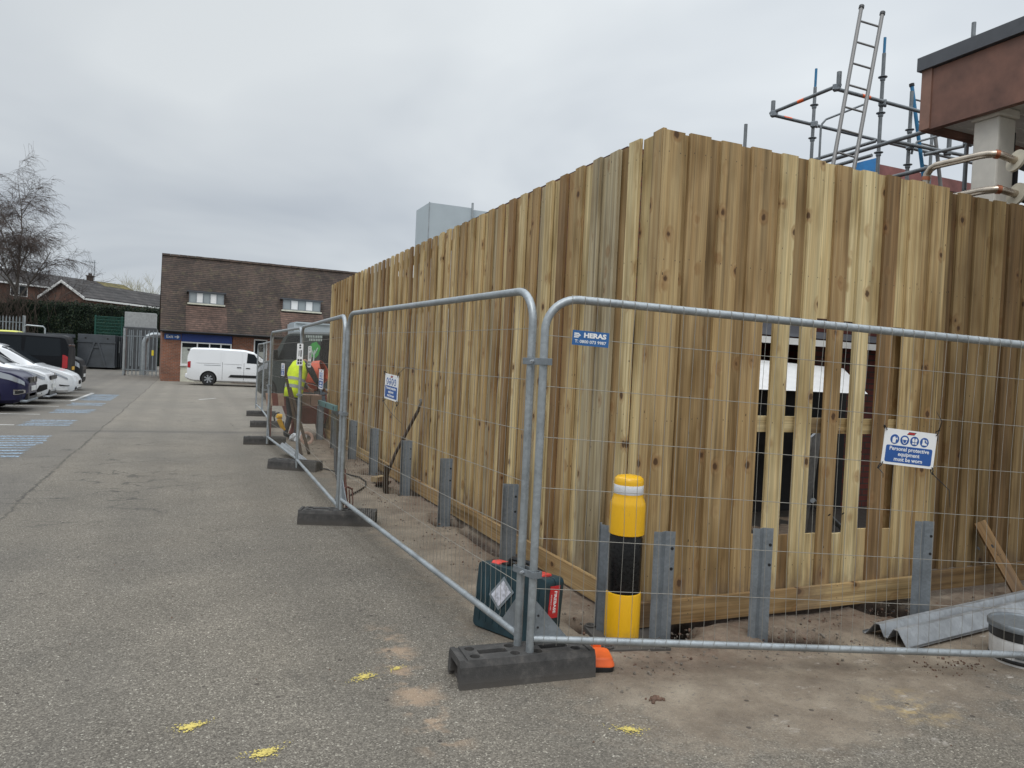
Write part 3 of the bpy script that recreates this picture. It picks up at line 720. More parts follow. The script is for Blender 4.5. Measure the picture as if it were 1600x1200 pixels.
# ------------------------------------------------------------------ signs on the mesh
def rrect(x0, x1, y0, y1, r, n=5):
    q = []
    for cx, cy, a in ((x1-r, y1-r, 0), (x0+r, y1-r, 90), (x0+r, y0+r, 180), (x1-r, y0+r, 270)):
        q += [(cx+r*math.cos(math.radians(a+90*i/n)), cy+r*math.sin(math.radians(a+90*i/n))) for i in range(n+1)]
    return q
def flat(b, poly, d0, d1, mat=0): b.prism(poly, d0, d1, lambda u, v, w: (u, -w, v), mat)
def disc(cx, cy, r, n=22): return [(cx+r*math.cos(2*math.pi*i/n), cy+r*math.sin(2*math.pi*i/n)) for i in range(n)]
TM = lambda x, z, d=.0048: Matrix.Translation((x, -d, z)) @ Matrix.Rotation(math.pi/2, 4, 'X')
def ppe_sign(label, o, rz, w=.315, h=.2, roll=0., ties=True, long_tie=None):
    t = thing('safety_sign', label, 'safety sign', o, rz, 'protective equipment signs on the mesh fence'); t.rotation_euler = (0, roll, rz)
    b = MB(); flat(b, rrect(0, w, 0, h, .004, 2), 0, .003); b.build('board', WHITE, t)
    b = MB(); flat(b, rrect(w*.055, w*.945, h*.07, h*.545, .010), .0025, .0040); b.build('blue_panel', BLUE, t)
    r = h*.135
    for i, cx in enumerate((.20, .39, .58, .77)):
        cx *= w; cz = h*.715; b = MB(); flat(b, disc(cx, cz, r), .0025, .0040, 0); W = lambda p: flat(b, [(cx+u*r, cz+v*r) for u, v in p], .0035, .0048, 1); K = lambda p: flat(b, [(cx+u*r, cz+v*r) for u, v in p], .0043, .0055, 0)
        if i == 0:
            W([(-.45, -.75), (.2, -.75), (.25, -.1), (.42, .1), (.36, .32), (.12, .12), (.08, .5), (-.06, .58), (-.14, .35), (-.24, .62), (-.36, .3), (-.5, .35), (-.52, -.1)]); W([(.45, .45), (.62, .2), (.68, -.2), (.5, .1), (.35, .65)])
        elif i == 1:
            W([(-.62, .12)]+[(-.62*math.cos(a), .12+.55*math.sin(a)) for a in (.3, .7, 1.1, 1.57, 2.04, 2.44, 2.84)]+[(.62, .12)][:1] if False else [(.62, .08), (.58, .36), (.4, .58), (.0, .68), (-.4, .58), (-.58, .36), (-.62, .08)])
            W([(-.5, -.02), (-.38, -.02), (-.3, -.45), (0, -.66), (.3, -.45), (.38, -.02), (.5, -.02), (.4, -.5), (0, -.8), (-.4, -.5)])
        elif i == 2:
            W([(-.5, -.65), (.5, -.65), (.5, .1), (.62, .1), (.5, .5), (.2, .66), (.1, .3), (-.1, .3), (-.2, .66), (-.5, .5), (-.62, .1), (-.5, .1)]); K([(-.5, -.3), (.5, -.3), (.5, -.18), (-.5, -.18)]); K([(-.04, -.65), (.04, -.65), (.04, .3), (-.04, .3)])
        else:
            W([(-.55, -.6), (.55, -.6), (.6, -.3), (.2, -.12), (-.02, .05), (-.02, .6), (-.45, .6), (-.45, -.1)]); W([(.15, .45), (.45, .2), (.5, -.05), (.62, -.05), (.55, .35), (.2, .62)])
        b.build('pictogram', [BLUE, WHITE], t)
    b = MB(); flat(b, [(w*.42, h*.875), (w*.56, h*.875), (w*.60, h*.955), (w*.46, h*.955)], .0025, .0036, 0)
    flat(b, [(w*.43, h*.895), (w*.555, h*.895), (w*.58, h*.935), (w*.455, h*.935)], .0033, .0042, 1); b.build('maker_mark', [INK, RED], t)
    for s, zz in (('Personal protective', .455), ('equipment', .31), ('must be worn', .165)):
        text('lettering', s, h*.155, WHITE, t, TM(w*.5, h*zz, .0044), bold=.0004)
    if ties:
        for i, (x, z, dx, dz) in enumerate(((.008, h-.01, -.018, .02), (w-.008, h-.01, .012, .03), (.008, .01, -.022, -.035), (w-.008, .01, .008, -.035))):
            b = MB(); b.tube([(x, -.006, z), (x+dx*.5, -.012, z+dz*.5), (x+dx, -.002, z+dz), (x+dx*.6, .008, z+dz*.7), (x, .004, z)], .0028, 6)
            b.lathe([(.006, -.004), (.006, .004), (0, .004)], 6, Matrix.Translation((x+dx, -.006, z+dz)), 0, False)
            tl = long_tie[i] if long_tie else None
            if tl:
                p = Vector((x+dx, -.006, z+dz)); q = p+Vector((tl[0], 0, tl[1])); b.tube([p, (p+q)/2+Vector((tl[2], -.02, tl[3])), q], [.0026, .0022, .0012], 5)
            b.build('cable_tie', BLACKP, t)
    return t
def on_panel(p0, d, s, z, off=-.028):
    n = Vector((d[1], -d[0])); return (p0[0]+d[0]*s+n[0]*(-off), p0[1]+d[1]*s+n[1]*(-off), z)
ppe_sign('white and blue safety sign in front of the hoarding, next to the slatted gap', on_panel(RA, RD, 1.85, 1.146), math.radians(-15), .308, .192, math.radians(4.6), long_tie=((0, 0, 0, 0), (-.03, .10, .01, .0), (.035, -.05, 0, 0), (.13, -.17, .03, .01)))
def seg_dir(i): a, c = Vector(J[i]), Vector(J[i+1]); return (c-a).normalized()
d = seg_dir(0); rz = math.atan2(-d.y, -d.x)
# signs on the long side face the lane, so their left edge is the far edge
def lane_sign(label, i, s_far, z, w, h, roll=0., lt=None):
    d = seg_dir(i); a = J[i]; n = Vector((-d.y, d.x))
    p = Vector(a)+d*s_far+n*.028
    return ppe_sign(label, (p.x, p.y, z), math.atan2(-d.y, -d.x), w, h, roll, long_tie=lt)
lane_sign('white and blue safety sign above the leaning shovel, tied to the long mesh panel', 0, 2.38, 1.277, .335, .197, math.radians(2.5), ((0, 0, 0, 0), (.42, .06, .0, .03), (.5, -.12, .02, .0), (-.05, -.06, .05, 0)))
lane_sign('white and blue safety sign in front of the orange mixer drum', 1, 1.50, 1.225, .33, .22)
lane_sign('farthest white and blue safety sign, left of the hi-vis worker', 2, 1.57, 1.27, .33, .20)
hp = thing('hire_plate', 'blue hire company plate with a phone number on the near mesh panel', 'sign plate', on_panel(RA, RD, .133, 1.692), math.radians(-15)); hp.rotation_euler = (0, math.radians(2.35), math.radians(-15))
b = MB(); flat(b, [(0, 0), (.188, 0), (.188, .074), (0, .074)], 0, .003); b.build('plate', BLUEH, hp)
text('lettering', 'HERAS', .032, WHITE, hp, TM(.115, .051, .0036), bold=.0016, sx=1.22); text('lettering', 'T: 0800 073 9987', .0215, WHITE, hp, TM(.094, .019, .0036), bold=.0003, sx=1.05)
b = MB()
for k, zz in enumerate((.037, .046, .055)): flat(b, [(.008, zz), (.030+.006*(k == 1), zz), (.033+.006*(k == 1), zz+.006), (.008, zz+.006)], .0025, .0038)
flat(b, [(.030, .040), (.043, .050), (.030, .060)], .0025, .0038); b.build('emblem', WHITE, hp)
def hang_tag(label, x, y, z0, z1, w, rz):
    t = thing('fence_tag', label, 'tag', (x, y, z0), rz, 'narrow tags on the third fence joint'); h = z1-z0
    b = MB(); flat(b, rrect(0, w, 0, h, .012), 0, .003); b.build('tag_plate', WHITE, t)
    b = MB()
    flat(b, disc(w/2, h*.92, w*.16, 10), .0025, .004); flat(b, disc(w/2, h*.81, w*.16, 10), .0025, .004)
    flat(b, [(w*.58, h*.4), (w*.78, h*.4), (w*.78, h*.7), (w*.58, h*.7)], .0025, .004); flat(b, [(w*.3, h*.42), (w*.42, h*.42), (w*.42, h*.68), (w*.3, h*.68)], .0025, .004)
    for k in range(2):
        for m in range(2): flat(b, [(w*(.15+.4*k), h*(.06+.13*m)), (w*(.45+.4*k), h*(.06+.13*m)), (w*(.45+.4*k), h*(.16+.13*m)), (w*(.15+.4*k), h*(.16+.13*m))], .0025, .004)
    b.build('printing', INK, t)
    return t
hang_tag('white narrow tag with dark printing on the third fence joint, the nearer one', 1.365, 10.62, 1.46, 1.76, .085, math.radians(-25))
hang_tag('thin white tag hanging beside the third fence joint, the slimmer one', 1.49, 10.45, 1.44, 1.73, .045, math.radians(-25))

# ------------------------------------------------------------------ bollard, case, tape, tub, beam
bo_ = thing('bollard', 'yellow and black plastic bollard with a white reflective band', 'bollard', (2.40, 3.76, 0)); bo_.rotation_euler = (math.radians(.8), math.radians(-.4), 0)
b = MB(); b.lathe([(.0, .0), (.103, .0), (.103, .275), (.101, .283), (.092, .286)], 40); b.build('lower_sleeve', YELLOW, bo_)
b = MB(); b.lathe([(.0925, .27), (.0965, .29), (.0965, .60), (.09, .615), (.09, .64)], 40); b.build('black_sleeve', simple('scuffed black sleeve', (.008, .008, .008), .3, 0, .8, 60., spec=.3), bo_)
b = MB(); b.lathe([(.092, .622), (.1035, .628), (.1035, .795), (.100, .815), (.088, .842), (.086, .855), (.086, .93), (.082, .952), (.070, .962), (.035, .969), (0, .970)], 40); b.build('cap', YELLOW, bo_)
b = MB(); b.lathe([(.0862, .862), (.0872, .864), (.0872, .913), (.0862, .915)], 40); b.build('reflective_band', REFL, bo_)
b = MB(); R45 = Matrix.Rotation(math.radians(-12), 3, 'Z'); b.box((.02, -.02, .006), (.40, .40, .028), R45)
for sx in (-1, 1):
    for sy in (-1, 1):
        b.lathe([(.022, .02), (.022, .032), (.034, .032), (.034, .02)], 14, Matrix.Translation(R45 @ Vector((sx*.165+.0, sy*.165, 0))+Vector((.02, -.02, 0))))
b.build('base_plate', RUBBER, bo_, bevel=.004)

def case_build():
    # stands on its long edge; local x = length, y = thickness, z = height
    L, D, Hh = .54, .16, .385
    t = thing('tool_case', 'dark teal plastic tool case with red latches standing on its edge', 'tool case', (1.81, 3.99, 0), math.radians(-66)); t.rotation_euler = (math.radians(-5), 0, math.radians(-66))
    b = MB()
    for y0, y1 in ((-D/2, -.004), (.004, D/2)):
        b.prism(rrect(-L/2, L/2, 0, Hh, .03), y0, y1, lambda u, v, w: (u*(1-.02*abs(w)/D), w, v))
    b.prism(rrect(-L/2+.008, L/2-.008, .008, Hh-.008, .03), -.005, .005, lambda u, v, w: (u, w, v))
    for k in range(9):
        x = -L/2+.05+k*(L-.1)/8; b.bb(x-.004, x+.004, -D/2-.004, -D/2+.002, .04, Hh*.86)
    b.build('shell', CASE, t, bevel=.007)
    b = MB()
    b.tube([(-.085, 0, Hh-.005), (-.085, 0, Hh+.034), (-.07, 0, Hh+.045), (.07, 0, Hh+.045), (.085, 0, Hh+.034), (.085, 0, Hh-.005)], .014, 8); b.bb(-.125, -.075, -.03, .03, Hh-.01, Hh+.012); b.bb(.075, .125, -.03, .03, Hh-.01, Hh+.012)
    b.build('handle', BLACKP, t)
    for x in (-.165, .175):
        b = MB(); b.bb(x-.036, x+.036, -.036, .036, Hh-.012, Hh+.012); b.bb(x-.03, x+.03, -.05, -.03, Hh-.03, Hh+.006); b.build('latch', LATCH, t, bevel=.006)
    R = Matrix.Rotation(math.radians(40), 3, 'Y')
    b = MB(); b.box((-.055, -D/2-.006, .235), (.115, .003, .165), R); b.build('label_wallet', CLEARW, t)
    b = MB(); b.box((-.055, -D/2-.0085, .235), (.085, .003, .13), R); b.build('paper_label', PAPER, t)
    # long red label on the right hand end
    e = L/2
    b = MB(); b.bb(e-.001, e+.002, -.042, .042, .165, .345); b.build('red_label', RED, t)
    text('lettering', 'FIREBASE', .031, WHITE, t, frame((e+.0026, .006, .255), (0, 0, -1), (0, 1, 0)), bold=.0008)
    text('lettering', 'EQUIPMENT HIRE', .011, WHITE, t, frame((e+.0026, -.028, .255), (0, 0, -1), (0, 1, 0)))
    return t
case_build()

tp = thing('tape_measure', 'orange and black tape reel lying by the end of the rubber foot', 'tape reel', (2.075, 3.46, 0), math.radians(-20))
b = MB(); b.prism(rrect(-.09, .07, -.13, .05, .04), .028, .075, lambda u, v, w: (u*(1-.25*(w-.028)/.05), v*(1-.12*(w-.028)/.05), w)); b.build('cover', ORANGE, tp, bevel=.008)
b = MB(); b.prism(rrect(-.085, .066, -.126, .046, .04), 0, .03, lambda u, v, w: (u, v, w)); b.build('base', BLACKP, tp, bevel=.004)
b = MB(); b.bb(-.02, .05, .045, .16, .0, .012); b.bb(-.01, .04, .15, .2, .012, .05); b.build('grip', ORANGE, tp, bevel=.004)

TUBW = simple('grimy white tub', (.62, .62, .61), .5, 0, .22, 7.)
tub = thing('tub', 'round white tub with a grey lid and black bands on the soil', 'tub', (4.515, 2.785, 0), .4); tub.scale = (.96, .96, .97)
b = MB(); b.lathe([(.0, .02), (.165, .02), (.168, .0), (.172, .02), (.178, .205), (.176, .21)], 48, None, 0)
b.build('body', TUBW, tub)
b = MB(); b.lathe([(.174, .014), (.1755, .016), (.1765, .034), (.175, .036)], 48); b.lathe([(.1788, .145), (.1795, .147), (.1812, .202), (.1795, .204)], 48); b.build('black_band', INK, tub)
b = MB()
for a0, z0, w, h in ((.2, .10, .3, .012), (3.1, .05, .35, .01), (3.6, .105, .6, .012), (4.0, .06, .25, .008), (3.9, .08, .5, .006), (4.5, .045, .1, .03)):
    n = 8; vs = []
    for k in range(n+1):
        a = a0+w*k/n
        for z in (z0, z0+h): vs.append(((.1775+z*.035)*math.cos(a), (.1775+z*.035)*math.sin(a), z))
    b.add(vs, [(2*k, 2*k+2, 2*k+3, 2*k+1) for k in range(n)])
b.build('printing', GALVD, tub)
b = MB(); b.lathe([(.176, .2), (.189, .2), (.191, .207), (.191, .228), (.187, .234), (.172, .235), (.168, .226), (.05, .224), (0, .224)], 48); b.build('lid', GALVD, tub)

def beam(p0, p1, k=1.):
    b = MB(); p0 = Vector(p0); p1 = Vector(p1); t = (p1-p0).normalized(); s = Vector((0, 0, 1)).cross(t).normalized(); up = t.cross(s)
    pr = [(-.155, .012), (-.155, .0), (-.135, .0), (-.075, .083), (-.045, .083), (-.012, .02), (.012, .02), (.045, .083), (.075, .083), (.135, 0), (.155, 0), (.155, .012)]
    pr = [(u*k, v*k) for u, v in pr]; th = .004; L = (p1-p0).length; n = len(pr); vs = []; fs = []
    for k in range(9):
        q = p0+t*(L*k/8)
        for u, v in pr: vs.append(q+s*u+up*v)
        for u, v in pr: vs.append(q+s*u+up*(v-th))
    for k in range(8):
        for i in range(n-1):
            a = k*2*n+i; c = (k+1)*2*n+i; fs.append((a, a+1, c+1, c)); fs.append((a+n, c+n, c+n+1, a+n+1))
        for i in (0, n-1):
            a = k*2*n+i; c = (k+1)*2*n+i; fs.append((a, c, c+n, a+n))
    for k in (0, 8):
        for i in range(n-1): fs.append((k*2*n+i, k*2*n+i+1, k*2*n+n+i+1, k*2*n+n+i))
    b.add(vs, fs, 0, False)
    for e in (.06, .20):
        for u, v in ((-.06, .0835), (.06, .0835), (-.105, .0435), (.105, .0435), (0, .021)):
            u, v = u*k, v*k
            q = p0+t*e+s*u+up*(v+.0006)
            ml = s if abs(u) < .1 else (s*1+up*(1.38 if u < 0 else -1.38)).normalized()
            b.lathe([(.011, 0), (.011, .001), (0, .001)], 10, frame(q, t, ml), 1)
    return b, t, s
b, tt, ss = beam((3.95, 3.24, .015), (7.2, 3.60, .055))
o = b.build('barrier_beam', [GALV, DARK], sharp=25); tag(o, 'galvanised crash barrier beam lying on the soil at the foot of the fence', 'barrier beam')
b, tt, ss = beam((1.46, 12.5, .16), (1.66, 11.0, .02), .42)
o = b.build('barrier_beam', [GALV, DARK], sharp=25); tag(o, 'narrow grey length of broken steel beam lying inside the third mesh panel', 'barrier beam')

# shovel with a D handle leaning on the boards, its offcut block and other hand tools
sh = thing('shovel', 'dark shafted shovel leaning on the boards beside the middle sign', 'shovel')
b = MB(); b.tube([(2.30, 9.15, .10), (2.36, 8.95, .45), (2.47, 8.42, 1.02)], .019, 8); b.build('shaft', simple('old dark wood', (.085, .06, .045), .7), sh)
b = MB(); b.tube([(2.47, 8.42, 1.02), (2.455, 8.33, 1.08), (2.46, 8.31, 1.13), (2.50, 8.42, 1.13), (2.50, 8.45, 1.08), (2.47, 8.42, 1.02)], .014, 6); b.tube([(2.46, 8.30, 1.14), (2.50, 8.44, 1.14)], .018, 8); b.build('handle', ALU, sh)
b = MB(); b.box((2.28, 9.22, .03), (.17, .28, .012), Matrix.Rotation(math.radians(-25), 3, 'X')); b.build('blade', simple('rusty blade', (.11, .06, .04), .6, .4), sh)
b = MB(); plank(b, (2.27, 9.0, -.05), (2.275, 9.02, .30), .07, .05, (1, 0, 0), .1); o = b.build('timber_stake', WOODB); tag(o, 'short dark timber stake in the ground below the leaning shovel', 'stake')
b = MB(); plank(b, (2.24, 9.5, .05), (2.42, 9.65, .05), .1, .06, (0, 0, 1), .75); o = b.build('timber_offcut', WOOD); tag(o, 'small pale timber offcut lying beside the dark stake', 'offcut')
st = thing('plastic_strip', 'bent black plastic strip leaning against the barrier posts', 'strip')
b = MB()
for q in (((2.36, 13.3, .60), (2.28, 12.4, .55), (2.10, 11.4, .38), (1.90, 10.2, .12), (1.86, 9.8, .0)),):
    b.tube(q, [.045, .05, .05, .045, .04], 5)
b.build('strip', BLACKP, st)
gf = thing('garden_fork', 'rust red garden fork head hooked on the mesh behind the second joint', 'garden fork')
FR = simple('rust red iron', (.15, .05, .035), .6, .3)
b = MB(); b.tube([(1.52, 7.55, .06), (1.50, 7.60, .30), (1.49, 7.62, .46)], .016, 7); b.build('shaft', FR, gf)
b = MB(); b.tube([(1.45, 7.47, .27), (1.50, 7.5, .30), (1.56, 7.53, .27)], .011, 6)
for k in range(4): x = 1.455+k*.035; b.tube([(x, 7.47+k*.02, .27), (x+.005, 7.44+k*.02, .15), (x, 7.43+k*.02, .02)], [.008, .007, .003], 6)
b.build('tines', FR, gf)
lv = thing('spirit_level', 'teal spirit level resting across two barrier posts', 'spirit level', (2.40, 14.15, .66), math.radians(91))
TEAL = simple('teal level paint', (.10, .22, .22), .45)
b = MB(); b.bb(-.85, .85, -.025, .025, 0, .10); b.build('body', TEAL, lv, bevel=.006)
b = MB()
for x in (-.72, 0, .72): b.lathe([(.03, 0), (.03, .003), (0, .003)], 12, Matrix.Translation((x, .0255, .05)) @ Matrix.Rotation(-math.pi/2, 4, 'X'))
b.build('vial', DARK, lv)
# cables on the ground
b = MB(); b.tube([(1.75+.35*math.sin(k*.5)+.02*k, 8.6+k*.33, .012+.006*math.sin(k*2.)) for k in range(12)], .009, 6); o = b.build('cable', BLACKP); tag(o, 'black cable snaking over the soil inside the second mesh panel', 'cable')
# scattered stones and clods of earth
STONE = simple('broken stone', (.17, .145, .118), .9, 0, .4, 30.); CLOD = simple('red clay clod', (.13, .078, .055), .95, 0, .4, 30.)
b = MB(); 
def lump(b, x, y, z, r, mat):
    vs = []; M = Matrix.Rotation(random.uniform(0, 6), 3, Vector((random.random(), random.random(), random.random()+.1)))
    for v in ((0, 0, 1), (.9, 0, .4), (.3, .85, .45), (-.75, .5, .4), (-.7, -.55, .45), (.3, -.85, .4), (.7, .5, -.4), (-.3, .85, -.45), (-.9, 0, -.4), (-.3, -.85, -.4), (.7, -.5, -.45), (0, 0, -1)):
        vs.append(M @ (Vector(v)*r*random.uniform(.7, 1.2))*1. + Vector((x, y, z)))
    f = [(0, 1, 2), (0, 2, 3), (0, 3, 4), (0, 4, 5), (0, 5, 1), (1, 6, 2), (2, 6, 7), (2, 7, 3), (3, 7, 8), (3, 8, 4), (4, 8, 9), (4, 9, 5), (5, 9, 10), (5, 10, 1), (1, 10, 6), (11, 7, 6), (11, 8, 7), (11, 9, 8), (11, 10, 9), (11, 6, 10)]
    b.add(vs, f, mat)
for _ in range(3200):
    if random.random() < .55: x, y = random.uniform(2.0, 6.2), random.gauss(3.5, .28)
    else: x, y = random.gauss(2.25, .22), random.uniform(3.9, 14)
    if y < 2.6 or y > 3.79 and x > 2.56 or (y < 3.2 and random.random() < .75): continue
    lump(b, x, y, random.uniform(-.002, .006), random.choice((.002, .003, .003, .004, .006, .010)), random.choice((0, 0, 1)))
for _ in range(90): lump(b, random.gauss(4.0, .14), random.gauss(2.86, .07), .003, random.uniform(.002, .007), 1)
for _ in range(26): lump(b, 2.12+random.gauss(0, .022), 2.99+random.gauss(0, .018), .004, random.uniform(.006, .012), 1)
for _ in range(120): lump(b, random.uniform(-1.5, 4.), random.uniform(2., 7.5), .002, random.uniform(.003, .006), random.choice((0, 1)))
o = b.build('rubble', [STONE, CLOD]); tag(o, 'loose stones and clods of red earth strewn along the fence', 'rubble', kind='stuff')

# ------------------------------------------------------------------ brick building at the end of the lane
BLD = thing('brick_building', 'brick building with a steep brown tiled roof and two flat dormers', 'building', (-.358, 44.288, 0), math.radians(2.5))
EZ, RY, RZ, PIT = 2.78, 3.24, 7.08, 1.19
b = MB(); b.bb(-.95, 0, 0, 6.4, 0, EZ); b.bb(0, 2.6, .10, 6.4, 0, EZ); b.bb(2.6, 3.72, 0, 6.4, 0, EZ); b.bb(3.72, 4.43, .10, 6.4, 0, EZ); b.bb(4.43, 14, 0, 6.4, 0, EZ)
b.add([(-.95, .1, EZ), (-.95, 6.3, EZ), (-.95, RY, RZ-.15), (14, .1, EZ), (14, 6.3, EZ), (14, RY, RZ-.15)], [(0, 2, 1), (3, 4, 5), (0, 3, 5, 2), (1, 2, 5, 4)])
b.build('wall', BRICK, BLD)
def roof_slab(b, x0, x1, y0, z0, y1, z1, th=.10):
    b.add([(x0, y0, z0), (x1, y0, z0), (x1, y1, z1), (x0, y1, z1), (x0, y0, z0-th), (x1, y0, z0-th), (x1, y1, z1-th), (x0, y1, z1-th)], [(0, 1, 2, 3), (4, 7, 6, 5), (0, 4, 5, 1), (1, 5, 6, 2), (2, 6, 7, 3), (3, 7, 4, 0)])
b = MB(); z0 = RZ-PIT*(RY+.42)
roof_slab(b, -1.06, 14.1, -.42, z0, RY, RZ); roof_slab(b, -1.06, 14.1, 6.9, z0, RY+.002, RZ)
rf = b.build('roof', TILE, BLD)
b = MB()
for k in range(34): b.tube([(-1.06+k*.446, RY, RZ-.02+random.uniform(-.012, .012)), (-1.06+(k+1)*.446-.01, RY, RZ-.02)], .12, 8)
b.build('ridge_tiles', TILE, rf)
b = MB(); b.bb(-1.0, 14, -.38, -.05, z0-.15, z0-.11); b.build('eaves_board', DARK, BLD)
b = MB(); b.tube([(-1.05, -.46, z0-.045), (14, -.46, z0-.06)], .045, 8); b.build('gutter', BLACKP, BLD)
for x0, x1 in ((.30, 2.16), (5.30, 7.5)):
    dm = None; yw = .86; zw0 = z0+PIT*(yw+.42)+.02; zt = zw0+.66; yt = (zt+.12-z0)/PIT-.42
    b = MB(); b.add([(x0, yw, zw0-.1), (x0, yw, zt), (x0, yt, zt), (x1, yw, zw0-.1), (x1, yw, zt), (x1, yt, zt)], [(0, 2, 1), (3, 4, 5), (0, 1, 4, 3), (1, 2, 5, 4), (0, 3, 5, 2)])
    dm = b.build('dormer', TILER, BLD)
    b = MB(); b.bb(x0-.08, x1+.08, yw-.16, yt+.05, zt, zt+.06); b.build('dormer_roof', CAPM, dm)
    b = MB(); ww = (x1-x0-.1); 
    for k in range(6): xx = x0+.05+ww*k/5; b.bb(xx-.022, xx+.022, yw-.07, yw-.01, zw0+.06, zt)
    b.bb(x0+.03, x1-.03, yw-.075, yw-.012, zt-.05, zt-.002); b.bb(x0+.03, x1-.03, yw-.075, yw-.012, zw0+.06, zw0+.10)
    b.build('window_frame', GALVD, dm)
    for k in range(5):
        b = MB(); b.bb(x0+.05+ww*k/5, x0+.05+ww*(k+1)/5, yw-.045, yw-.03, zw0+.08, zt-.03); b.build('pane', WHITE if k in (1, 3) else GLASSL, dm)
    b = MB(); b.bb(x0-.04, x1+.04, yw-.14, yw-.02, zw0-.03, zw0+.055); b.build('sill', RENDERW, dm)
    b = MB(); ys = -.435; zl = z0+PIT*(ys+.42)+.035; roof_slab(b, x0-.12, x1+.12, ys, zl, yw-.10, z0+PIT*(yw-.10+.42)+.035, .05); b.build('tile_apron', TILER, dm)
b = MB(); b.bb(.0, 2.56, -.045, .095, 2.16, z0-.12); b.build('fascia_panel', BLUEP, BLD)
wd = MB()
for x in (.02, .80, 1.42, 2.0, 2.52): wd.bb(x-.03, x+.03, -.03, .06, .93, 2.15)
wd.bb(-.01, 2.55, -.032, .058, 2.09, 2.157); wd.bb(-.01, 2.55, -.032, .058, .9, .97)
win = wd.build('window_frame', UPVC, BLD)
for x0, x1 in ((.05, .77), (.83, 1.39), (1.45, 1.97), (2.03, 2.49)):
    b = MB(); b.bb(x0, x1, .02, .035, .97, 2.09); b.build('pane', GLASS, win)
b = MB(); b.bb(.05, .77, .0, .015, .97, 1.86); b.build('blind', BLIND, win)
b = MB(); b.bb(-.03, 2.58, -.09, .06, .84, .895); b.build('sill', UPVC, win)
b = MB(); b.bb(-.0, 2.6, -.02, .09, 0, .835); b.build('render_panel', RENDERW, BLD)
b = MB(); x0, x1 = 3.75, 4.41
for x in (x0, x1): b.bb(x-.03, x+.03, -.02, .07, 1.2, 2.5)
b.bb(x0, x1, -.022, .068, 2.43, 2.502); b.bb(x0-.05, x1+.05, -.06, .066, 1.15, 1.2); w2 = b.build('window_frame', UPVC, BLD)
b = MB(); b.bb(x0+.03, x1-.03, .02, .035, 1.2, 2.43); b.build('pane', GLASS, w2)
b = MB(); b.bb(3.95, 4.25, .005, .015, 1.4, 1.8); b.build('blind', BLIND, w2)
b = MB(); b.bb(5.5, 11, -2.2, -.02, 2.55, 3.45)
for k in range(34): b.bb(5.75+k*.155, 5.8+k*.155, -2.215, -2.2, 2.75, 3.38)
b.bb(5.6, 11.1, -2.3, -.01, 3.452, 3.53); b.build('porch_roof', CLAD, BLD)
ex = thing('exit_sign', 'blue exit sign with a white arrow on the brick corner pier', 'sign', (-1.198, 44.215, 2.235), math.radians(2.5))
b = MB(); flat(b, [(0, 0), (.80, 0), (.80, .30), (0, .30)], 0, .02); b.build('board', BLUE, ex)
text('lettering', 'Exit', .22, WHITE, ex, TM(.26, .15, .021), bold=.004)
b = MB(); flat(b, [(.50, .125), (.64, .125), (.60, .07), (.66, .07), (.745, .15), (.66, .23), (.60, .23), (.64, .175), (.50, .175)], .015, .023); b.build('arrow', WHITE, ex)

# palisade gate, duct, compactor, skip and what stands round the yard
def palisade(t, L, h, n, post=True, posts=(0,)):
    for i in range(n):
        x = .12+i*(L-.15)/max(1, n-1); b = MB()
        b.prism([(-.035, .0), (.035, .0), (.035, h-.12), (0.0, h), (-.035, h-.12)], -.006, .0, lambda u, v, w, x=x: (x+u, w-.05, v+.08))
        b.build('pale', GALVD, t)
    for z in (.35, h-.35):
        b = MB(); b.bb(.0, L, -.045, -.01, z, z+.05); b.build('rail', GALVD, t)
    for x in posts:
        b = MB(); b.bb(x-.07, x+.07, -.02, .12, 0, h+.12); b.build('post', GALV, t)
g = thing('palisade_gate', 'grey steel palisade gate standing open beside the brick pier', 'gate', (-3.45, 49.4, .06), math.radians(-43)); palisade(g, 2.55, 2.65, 9)
b = MB(); b.bb(2.15, 2.3, -.075, -.058, 1.25, 1.55); b.build('notice', simple('yellow notice', (.7, .55, .03), .5), g)
dk = thing('duct', 'silver bent duct pipe curving into the wall behind the gate', 'duct', (-2.45, 51., .1))
b = MB(); b.tube([(.0, 0, 0), (0, 0, 1.9)]+[(.55-.55*math.cos(a), 0, 1.9+.55*math.sin(a)) for a in (.26, .52, .78, 1.05, 1.3, 1.57)]+[(1.3, 0, 2.45)], .17, 14); b.build('pipe', GALVT, dk)
SKP0 = simple('dark compactor paint', (.06, .065, .07), .6, 0, .3, 2.)
cp = thing('compactor', 'grey waste compactor hopper behind the palisade gate', 'compactor', (-3.0, 56., .2))
b = MB(); b.bb(-1.0, 1.0, 0, 1.6, 0, 2.9); b.build('body', SKP0, cp, bevel=.03); b = MB(); b.bb(-.95, .95, .2, 1.5, 2.905, 3.9); b.build('hopper', simple('grey hopper', (.33, .34, .34), .6), cp, bevel=.02)
b = MB()
for x in (-.5, .0, .5): b.bb(x-.04, x+.04, -.05, -.005, .3, 2.7)
b.build('rib', GALVD, cp)
sk = thing('skip_container', 'dark grey roll on skip container with a V shaped brace', 'skip', (-5.55, 56.3, .2), math.radians(-7)); sk.scale = (.84, .84, .87)
SKP = simple('dark grey skip paint', (.062, .070, .080), .6, 0, .25, 1.5)
b = MB(); b.prism([(-1.32, .15), (1.32, .15), (1.32, 2.62), (-1.32, 2.62)], 0, 5.2, lambda u, v, w: (u, w, v)); b.build('body', SKP, sk, bevel=.02)
b = MB(); b.bb(-1.36, 1.36, -.05, -.002, 2.0, 2.12); b.bb(-1.36, 1.36, -.04, -.001, .15, .3); b.build('rim', SKP, sk)
